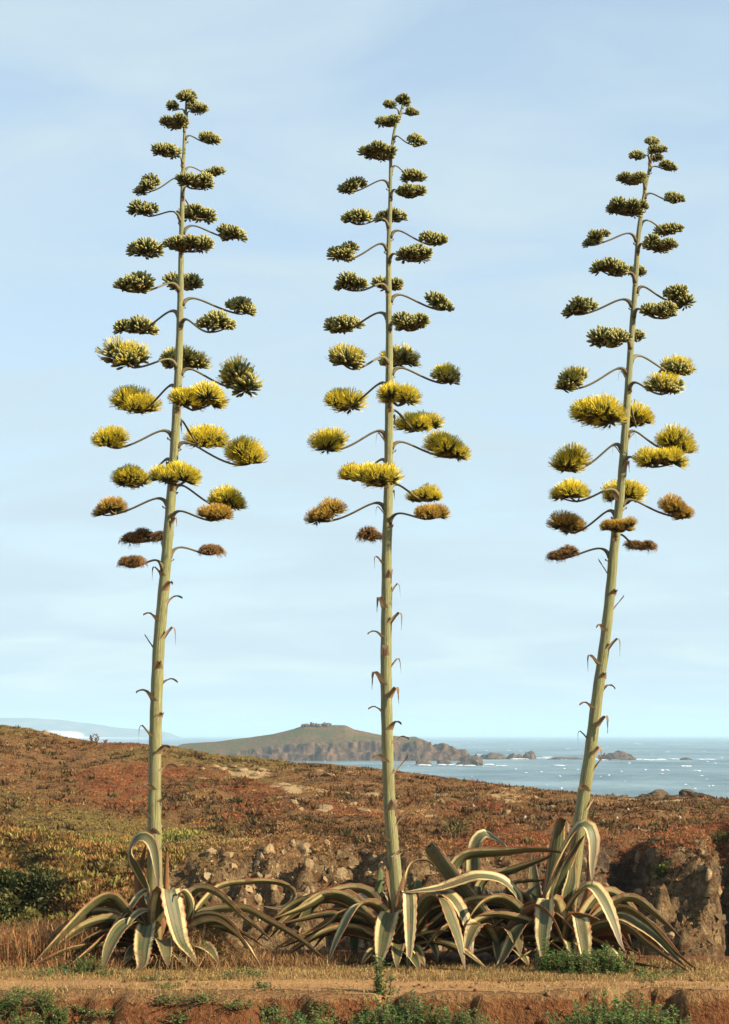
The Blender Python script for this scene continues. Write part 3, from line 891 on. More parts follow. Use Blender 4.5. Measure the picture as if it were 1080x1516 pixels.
def tube(pts, radii, sides=10, uvv=None):
    n = len(pts)
    V = []; UV = []
    up = Vector((0, 1, 0.01))
    for i in range(n):
        T = (pts[min(i + 1, n - 1)] - pts[max(i - 1, 0)]).normalized()
        x = T.cross(up)
        if x.length < 0.05: x = T.cross(Vector((1, 0, 0)))
        x.normalize(); y = x.cross(T)
        for j in range(sides):
            a = 2 * math.pi * j / sides
            V.append(pts[i] + (x * math.cos(a) + y * math.sin(a)) * radii[i])
            UV.append((abs(2 * j / sides - 1), i / (n - 1)))
    fs = []
    for i in range(n - 1):
        for j in range(sides):
            a = i * sides + j; b = i * sides + (j + 1) % sides
            fs.append([a, b, b + sides, a + sides])
    fs.append(list(range(sides))[::-1]); fs.append([(n - 1) * sides + j for j in range(sides)])
    return V, fs, UV

# --- flower umbels (unit radius), three stages, several variants each
def spindle(V, Fc, C, o, d, r0, r1, prof, cols, sides=5):
    """prof: list of (t, radius); cols same length"""
    d = np.array(d); a = np.cross(d, [0.3, 0.5, 0.8]); a /= np.linalg.norm(a); b = np.cross(d, a)
    base = len(V)
    for (t, rad), c in zip(prof, cols):
        q = np.array(o) + d * (r0 + (r1 - r0) * t)
        for j in range(sides):
            an = 2 * math.pi * j / sides
            V.append(q + (a * math.cos(an) + b * math.sin(an)) * rad); C.append(c)
    m = len(prof)
    for i in range(m - 1):
        for j in range(sides):
            x = base + i * sides + j; y = base + i * sides + (j + 1) % sides
            Fc.append([x, y, y + sides, x + sides])
    Fc.append([base + (m - 1) * sides + j for j in range(sides)])

def lerp3(a, b, t): return tuple(a[i] + (b[i] - a[i]) * t for i in range(3))
def umbel(stage, seed):
    r = random.Random(seed)
    V = []; Fc = []; C = []
    n = {'bud': 70, 'opening': 76, 'open': 84, 'fading': 80, 'spent': 66}[stage]
    for i in range(n):
        # directions over an upward dome that reaches a bit below the horizontal
        u = (i + 0.5) / n
        cz = 1 - u * 1.28 + r.uniform(-.05, .05)
        cz = max(-0.34, min(1, cz))
        an = i * 2.39996 + r.uniform(-.3, .3)
        s = math.sqrt(max(0, 1 - cz * cz))
        d = np.array((s * math.cos(an), s * math.sin(an), cz)); d /= np.linalg.norm(d)
        ln = r.uniform(0.84, 1.08) * (1.0 if cz > 0 else 0.9)
        # the flower bends up a little
        d2 = d + np.array((0, 0, 0.30)); d2 /= np.linalg.norm(d2)
        st = stage
        if stage == 'opening': st = 'open' if (cz > 0.55 and r.random() < 0.75) or r.random() < 0.15 else 'bud'
        if st == 'bud':
            g0 = lerp3((0.060, 0.074, 0.020), (0.085, 0.095, 0.028), r.random())
            g1 = lerp3((0.27, 0.275, 0.085), (0.46, 0.43, 0.15), r.random())
            g2 = lerp3((0.60, 0.55, 0.21), (0.46, 0.34, 0.15), r.random())
            spindle(V, Fc, C, (0, 0, 0), d2, 0.10, ln, [(0, .018), (.38, .022), (.5, .060), (.72, .078), (.93, .066), (1, .028)],
                    [g0, g0, g0, lerp3(g0, g1, .55), g1, g2])
        else:
            g0 = lerp3((0.050, 0.056, 0.018), (0.080, 0.080, 0.028), r.random())
            if st == 'open':
                yl = lerp3((0.58, 0.46, 0.018), (0.76, 0.61, 0.05), r.random()); ye = lerp3(yl, (0.82, 0.70, 0.10), .5)
                tp = lerp3(g0, (0.40, 0.36, 0.05), .75)
            elif st == 'fading':
                q_ = r.random()
                yl = lerp3((0.62, 0.44, 0.045), (0.42, 0.22, 0.055), q_); ye = lerp3(yl, (0.62, 0.42, 0.11), r.random())
                tp = lerp3(g0, (0.30, 0.22, 0.05), .8)
            else:
                yl = lerp3((0.36, 0.19, 0.055), (0.21, 0.09, 0.035), r.random()); ye = lerp3(yl, (0.42, 0.27, 0.10), r.random())
                tp = lerp3(g0, (0.24, 0.14, 0.05), .85)
            spindle(V, Fc, C, (0, 0, 0), d2, 0.10, ln * 0.86, [(0, .018), (.36, .022), (.5, .058), (.74, .072), (1, .060)],
                    [g0, g0, g0, lerp3(g0, tp, .4), tp])
            # stamens
            a = np.cross(d2, [0.2, 0.7, 0.5]); a /= np.linalg.norm(a); b = np.cross(d2, a)
            o = d2 * ln * 0.80
            for q in range(7):
                an2 = 2 * math.pi * q / 7 + r.uniform(-.3, .3)
                lat = a * math.cos(an2) + b * math.sin(an2)
                L1 = r.uniform(0.22, 0.42) * (0.9 if st == 'spent' else 1)
                dr = -0.20 if st == 'spent' else 0.05
                e0 = o + lat * 0.05
                e1 = o + d2 * L1 * 0.6 + lat * 0.10 + np.array((0, 0, dr * 0.4))
                e2 = o + d2 * L1 + lat * (0.24 if st == 'spent' else 0.13) + np.array((0, 0, dr))
                sd_ = np.cross(e2 - e0, [r.uniform(-1, 1), r.uniform(-1, 1), r.uniform(-1, 1)])
                sd_ = sd_ / (np.linalg.norm(sd_) + 1e-9) * 0.012
                bs = len(V)
                V.extend([e0 - sd_, e0 + sd_, e1 - sd_, e1 + sd_, e2 - sd_ * 1.35, e2 + sd_ * 1.35])
                C.extend([yl, yl, yl, yl, ye, ye])
                Fc.append([bs, bs + 1, bs + 3, bs + 2]); Fc.append([bs + 2, bs + 3, bs + 5, bs + 4])
    me = mesh_np('flower_cluster', np.array(V), Fc, True, np.array(C))
    me.materials.append(M['flower'])
    return me
UMB = {s: [umbel(s, 500 + 31 * i + len(s)) for i in range(5)] for s in ('bud', 'opening', 'open', 'fading', 'spent')}

# --- dry bracts (mesh along +Y from the stalk, curling), several shapes
def bract_mesh(kind, seed):
    r = random.Random(seed)
    n = 12; V = []; Fc = []; C = []
    for i in range(n):
        t = i / (n - 1)
        if kind == 0:    # hooks over and hangs
            y = 0.10 * math.sin(min(1, t * 1.5) * 1.7); z = 0.075 * math.sin(min(1, t * 1.9) * math.pi * 0.62) - 0.27 * max(0, t - 0.38) ** 1.2
        elif kind == 1:  # sticks out and droops
            y = 0.16 * t; z = 0.05 * math.sin(t * 2.6) - 0.02 * t
        elif kind == 2:  # sticks up and out
            y = 0.12 * t ** 0.9; z = 0.03 + 0.12 * t ** 1.3
        else:            # short clasping scale, folded back
            y = 0.05 * math.sin(t * 2.4); z = 0.05 * math.sin(t * 2.2) - 0.05 * t
        z -= 0.035 * (1 - t) ** 3          # clasping base runs down the stalk
        w_ = 0.046 * (1 - t) ** 1.25 * (1.0 if kind != 3 else 1.2) + 0.003
        for j, s in enumerate((-1, -.5, 0, .5, 1)):
            x = w_ * s * (1 - 0.1 * t)
            yy = y - (1 - t) * 0.020 * s * s - 0.006 + 0.35 * w_ * s * s * t
            V.append((x + 0.012 * r.uniform(-.3, .3) * t, yy, z + 0.02 * s * s * t + 0.003 * r.uniform(-1, 1)))
            c0 = (0.46, 0.36, 0.21) if abs(s) > 0.7 else (0.38, 0.27, 0.15)
            C.append(lerp3(c0, (0.10, 0.055, 0.035), min(1, t * 1.1)))
    for i in range(n - 1):
        for j in range(4):
            a = i * 5 + j
            Fc.append([a, a + 1, a + 6, a + 5])
    me = mesh_np('bract', np.array(V), Fc, True, np.array(C))
    me.materials.append(M['bract'])
    return me
BR = [bract_mesh(k, 70 + k + 10 * s) for s in range(2) for k in range(4)]

def stage_of(y, rr):
    q = y + rr.uniform(-14, 14)
    if q < 505: return 'bud'
    if q < 560: return 'opening'
    if q < 728: return 'open'
    if q < 784: return 'fading'
    return 'spent'

def agave(name_label, stalk_px, base_px, branches, bracts, seed):
    rr = random.Random(seed)
    root = empty('flowering_agave', P(base_px[0], 1424))
    root.location.z = gz(root.location.x, D)
    tag(root, name_label, 'agave', 'flowering agaves in a row along the path')
    pts = [P(x, y) for x, y, w_ in stalk_px]
    c = catmull(pts, 150)
    zs = np.array([p.z for p in c])
    wz = np.array([P(x, y).z for x, y, w_ in stalk_px])[::-1]; ww = np.array([w_ for x, y, w_ in stalk_px])[::-1] * 0.5 / F * D
    if wz[0] > wz[-1]: wz, ww = wz[::-1], ww[::-1]
    rad = [float(np.interp(z, wz, ww)) * (1 + 0.03 * math.sin(z * 23)) for z in zs]
    if c[0].z > c[-1].z: c = c[::-1]; rad = rad[::-1]
    V, fs, UV = tube(c, rad, 16)
    stalk = link('stalk', mesh_np('stalk', np.array([p[:] for p in V]), fs, True, None, np.array(UV)), root, M['stalk'])
    cz_arr = np.array([p.z for p in c]); cx_arr = np.array([p.x for p in c]); cr_arr = np.array(rad)
    def axis_at(py):
        z = CAMZ - (py - HZ) / F * D
        return Vector((float(np.interp(z, cz_arr, cx_arr)), D, z)), float(np.interp(z, cz_arr, cr_arr))
    def add_bract(py, ang, kind, scale):
        p, r0 = axis_at(py)
        d = Vector((math.cos(ang), math.sin(ang), 0))
        o = link('bract', BR[kind + 4 * rr.randrange(2)], stalk, None, p + d * (r0 * 0.93))
        o.rotation_euler = (rr.uniform(-.12, .12), 0, ang - math.pi / 2)
        o.scale = (scale * max(0.55, min(1.2, r0 / 0.055)), scale, scale)
    for py, ang, kind, sc in bracts:
        add_bract(py, math.radians(ang), kind, sc)
    # flowering branches
    for (jy, cx, cy, w_, h_, dep) in branches:
        J, r0 = axis_at(jy)
        wm = w_ / F * D; hm = h_ / F * D
        Lmax = 0.17 + 0.46 * float(sstep(150, 420, cy)) - 0.18 * float(sstep(720, 830, cy))
        dxm = abs((cx - CX) / F * D - J.x)
        dmag = math.sqrt(max(0.0, Lmax ** 2 - dxm ** 2)) if dep in ('F', 'B') else 0.0
        dmag = min(dmag, 0.55)
        dy_ = {'F': -dmag, 'B': dmag, 'S': rr.uniform(-0.1, 0.1)}[dep]
        if dep != 'S' and abs(dy_) < 0.12: dy_ = math.copysign(0.12, dy_)
        if cy < 165: dy_ *= 0.4
        Cc = P(cx, cy, dy_)
        hor = Vector((Cc.x - J.x, dy_, 0)); hl = max(hor.length, 0.02); hd = hor / hl
        sc = 0.64 * hm * rr.uniform(0.95, 1.05)
        st = stage_of(cy, rr)
        E = Cc - Vector((0, 0, hm * 0.40)) - hd * min(wm * 0.22, hl * 0.4)
        J0 = J + hd * r0 * 0.6
        up = 0.16 * min(1, hl / 0.4)
        p1 = J0 + hd * hl * 0.12 + Vector((0, 0, up)); p2 = E - hd * hl * 0.42 + Vector((0, 0, 0.05 * min(1, hl / .4)))
        bz = []
        for i in range(15):
            t = i / 14
            bz.append(J0 * (1 - t) ** 3 + p1 * 3 * t * (1 - t) ** 2 + p2 * 3 * t * t * (1 - t) + E * t ** 3)
        rb_ = 0.0060 + 0.0045 * float(sstep(150, 500, cy))
        V, fs, UV = tube(bz, [rb_ * (2.3 - 1.4 * min(1, i / 5)) for i in range(15)], 7)
        # umbel seats
        e = max(0.0, wm / 2 - 0.66 * sc)
        n = max(1, min(8, int(round(1.6 + 4.3 * e / max(sc, 0.03)))))
        seats = []
        for i in range(n):
            if n == 1: q = Vector((0, 0, 0))
            else:
                a = 2 * math.pi * i / n + rr.uniform(-.35, .35)
                rad_ = rr.uniform(0.72, 1.05) if i or n < 6 else 0.15
                q = Vector((math.cos(a) * e * rad_, math.sin(a) * e * 0.8 * rad_, 0))
            out_r = q.length / max(e, 0.02)
            # outer umbels hang lower; away from the stalk the head droops a touch
            q.z = -0.26 * hm * (0.75 if n > 1 else 1) - 0.10 * hm * out_r + rr.uniform(-.12, .10) * hm
            if dep == 'S': q.z -= min(0.24 * hm, 0.55 * e) * (q.dot(hd) / max(e, 0.02))
            seats.append(Cc + q)
        for s_ in seats:
            m_ = (E + s_) * 0.5 - Vector((0, 0, 0.018))
            pp = [E * (1 - t) ** 2 + m_ * 2 * t * (1 - t) + s_ * t * t for t in (0, .33, .66, 1)]
            v2, f2, u2 = tube(pp, [rb_ * .85, rb_ * .75, rb_ * .7, rb_ * .7], 5)
            b0 = len(V); V += v2; UV += u2; fs += [[i + b0 for i in q] for q in f2]
        br = link('flowering_branch', mesh_np('flowering_branch', np.array([p[:] for p in V]), fs, True, None, np.array(UV)), root, M['branch'])
        for s_ in seats:
            o = link('flower_cluster', rr.choice(UMB[st]), br, None, s_)
            sq = sc * rr.uniform(0.74, 1.10) * (0.88 if st in ('open', 'fading', 'spent') else 1.0)
            if n == 1: sq = min(sc * 1.05, wm * 0.55)
            o.scale = (sq * 1.05, sq * 1.05, sq * rr.uniform(0.92, 1.05))
            o.rotation_euler = (rr.uniform(-.22, .22), rr.uniform(-.22, .22) + 0.25 * (s_.x - Cc.x) / max(e, .05) , rr.uniform(0, 6.28))
        if cy > 190 and hl > 0.1:
            add_bract(jy + 4, math.atan2(hd.y, hd.x), 0 if rr.random() < 0.4 and cy > 560 else 3, rr.uniform(0.4, 0.6) if cy < 560 else rr.uniform(0.6, 0.85))
    return root

S1 = [(276, 142, 3), (276, 152, 3.4), (272.5, 220, 4.8), (270, 300, 6.8), (268, 400, 8.5), (266, 500, 11), (262, 600, 12.8), (256, 700, 14), (247, 820, 15.5),
      (240, 900, 17), (235, 960, 17.6), (231, 1060, 18.3), (229, 1160, 19.5), (229, 1260, 21.5), (230, 1340, 24), (232, 1424, 26)]
S2 = [(598, 150, 2.6), (594, 165, 3.2), (585.5, 188, 3.8), (582, 207, 4.2), (579, 235, 4.6), (578, 304, 6), (575.7, 388, 7.8), (576.8, 535, 11), (576, 647, 12.8),
      (574.7, 758, 14), (573, 814, 14.8), (573, 883, 16), (572, 986, 16.8), (573.7, 1089, 17.3), (577.7, 1200, 17.8), (584, 1277, 19), (590, 1340, 21), (594, 1424, 23)]
S3 = [(967, 215, 2.6), (966, 224, 3.2), (962, 249, 3.8), (954, 291, 5.5), (946, 347, 7.2), (940.7, 430, 8.2), (935.5, 500, 9), (928, 611, 11.5), (920, 722, 13),
      (909, 819, 14.3), (905, 868, 15), (896, 951, 16), (884.5, 1034, 17), (874, 1117, 18), (859.5, 1214, 20), (850, 1290, 21.5), (842, 1350, 23), (838, 1424, 25)]
B1 = [(150, 277, 140.5, 28, 22, 'S'), (167, 255.5, 156, 18, 16, 'S'), (172, 292, 157, 28, 18, 'S'), (196, 262, 178, 52, 18, 'F'), (207, 310, 202, 30, 21, 'S'),
      (243, 248, 220, 50, 22, 'F'), (256, 318, 252, 38, 23, 'B'), (271, 217, 272, 41, 25, 'S'), (293, 289, 266, 60, 23, 'F'), (329, 213, 307, 47, 27, 'F'),
      (304, 290, 313, 60, 30, 'B'), (346, 341, 339, 46, 30, 'S'), (360, 216, 367, 53, 32, 'B'), (377, 280, 357, 72, 27, 'F'), (432, 197, 417, 55, 31, 'F'),
      (404, 275, 415, 73, 33, 'B'), (452, 356, 450, 46, 33, 'S'), (484, 318, 475, 62, 34, 'F'), (468, 198, 481, 63, 34, 'B'), (545, 188, 524, 66, 44, 'F'),
      (516, 273, 528, 73, 42, 'B'), (555, 357, 556, 58, 46, 'S'), (577, 202, 591, 76, 50, 'B'), (606, 292, 587, 88, 41, 'F'), (647, 163, 646, 58, 43, 'S'),
      (627, 303, 644, 70, 48, 'B'), (663, 363, 670, 58, 45, 'S'), (686, 195, 705, 66, 45, 'B'), (722, 260, 701, 78, 37, 'F'), (748, 162, 748, 50, 32, 'S'),
      (726, 335, 738, 62, 37, 'B'), (770, 319, 758, 57, 28, 'F'), (804, 217, 792, 82, 26, 'B'), (845, 194, 829, 42, 23, 'F'), (826, 314, 811, 40, 25, 'S')]
B2 = [(160, 598, 147, 25, 17, 'S'), (168, 576, 154, 18, 15, 'S'), (173, 611, 164, 24, 17, 'S'), (188, 575, 177, 38, 19, 'F'), (207, 616, 205, 31, 19, 'S'),
      (234, 562, 223, 66, 20, 'F'), (254, 614, 257, 42, 22, 'B'), (277, 520, 273, 40, 24, 'S'), (293, 610, 280, 53, 22, 'F'), (338, 527, 319, 50, 26, 'F'),
      (312, 578, 319, 48, 25, 'B'), (352, 643, 351, 41, 26, 'S'), (371, 509, 371, 46, 30, 'S'), (389, 616, 373, 58, 25, 'F'), (434, 523, 417, 53, 26, 'F'),
      (407, 578, 417, 54, 26, 'B'), (447, 651, 446, 42, 27, 'S'), (489, 612, 475, 65, 27, 'F'), (472, 509, 478, 52, 32, 'B'), (540, 516, 529, 53, 38, 'F'),
      (519, 591, 527, 64, 33, 'B'), (555, 659, 552, 44, 36, 'S'), (574, 507, 587, 62, 45, 'B'), (605, 593, 583, 76, 35, 'F'), (616, 622, 623, 74, 43, 'B'),
      (647, 487, 648, 57, 45, 'S'), (665, 664, 659, 64, 40, 'S'), (688, 522, 698, 46, 38, 'B'), (718, 559, 701, 74, 40, 'F'), (754, 482, 756, 54, 36, 'S'),
      (727, 633, 731, 64, 30, 'B'), (776, 637, 756, 50, 28, 'F'), (817, 549, 788, 40, 29, 'B')]
B3 = [(224, 967, 207, 26, 17, 'S'), (240, 942, 227, 22, 17, 'F'), (236, 974, 220, 26, 15, 'F'), (242, 972, 233, 26, 13, 'B'), (253, 990, 244, 26, 15, 'S'), (281, 938, 262, 50, 18, 'F'),
      (294, 999, 289, 28, 21, 'S'), (317, 930, 305, 66, 24, 'F'), (338, 990, 338, 43, 23, 'B'), (358, 883, 349, 40, 24, 'S'), (374, 981, 359, 56, 22, 'F'),
      (419, 908, 394, 62, 27, 'F'), (395, 941, 399, 40, 24, 'B'), (434, 1005, 434, 47, 30, 'S'), (454, 860, 451, 47, 31, 'S'), (470, 980, 457, 60, 26, 'F'),
      (517, 908, 497, 66, 31, 'F'), (488, 943, 497, 26, 25, 'B'), (535, 1004, 544, 48, 32, 'B'), (554, 847, 561, 50, 33, 'S'), (578, 988, 565, 58, 40, 'F'),
      (622, 883, 608, 80, 44, 'F'), (600, 944, 614, 54, 46, 'B'), (647, 1002, 650, 55, 43, 'S'), (665, 840, 676, 62, 50, 'S'), (689, 976, 675, 70, 35, 'F'),
      (736, 845, 726, 63, 37, 'F'), (716, 924, 724, 74, 42, 'B'), (750, 1002, 750, 52, 32, 'S'), (764, 842, 775, 57, 36, 'B'), (796, 919, 775, 61, 25, 'F'),
      (802, 949, 804, 52, 23, 'B'), (826, 833, 815, 45, 25, 'S')]
def bracts(ys_seed, y0, y1, step, hooks=0.45):
    q = random.Random(ys_seed); o = []
    y = y0; i = 0
    seq = [180, 300, 5, 235, 345, 190, 275, 20, 215, 320]
    while y < y1:
        a = seq[i % len(seq)] + q.uniform(-18, 18)
        front = 215 < a % 360 < 330
        kd = q.choice([3, 0, 0, 1]) if front else q.choice([0, 0, 1, 1, 2, 0])
        o.append((y, a, kd, q.uniform(0.75, 1.15) if not front else q.uniform(0.8, 1.15)))
        y += step * q.uniform(0.8, 1.2); i += 1
    return o
A1 = agave('tallest flowering agave, dry straw heaped round its foot beside the olive shrubs', S1, (232, 1424), B1, bracts(1, 848, 1275, 23), 21)
A2 = agave('flowering agave with a straight upright stalk and cactus pads at its foot', S2, (592, 1424), B2, bracts(2, 832, 1290, 23), 22)
A3 = agave('shortest flowering agave, its stalk leaning over towards the sea rocks', S3, (838, 1424), B3, bracts(3, 850, 1200, 23), 23)
A4 = empty('agave_rosette', P(738, 1424)); A4.location.z = gz(A4.location.x, D)
tag(A4, 'low agave rosette with no flower stalk, one leaf snapped off at the end', 'agave')

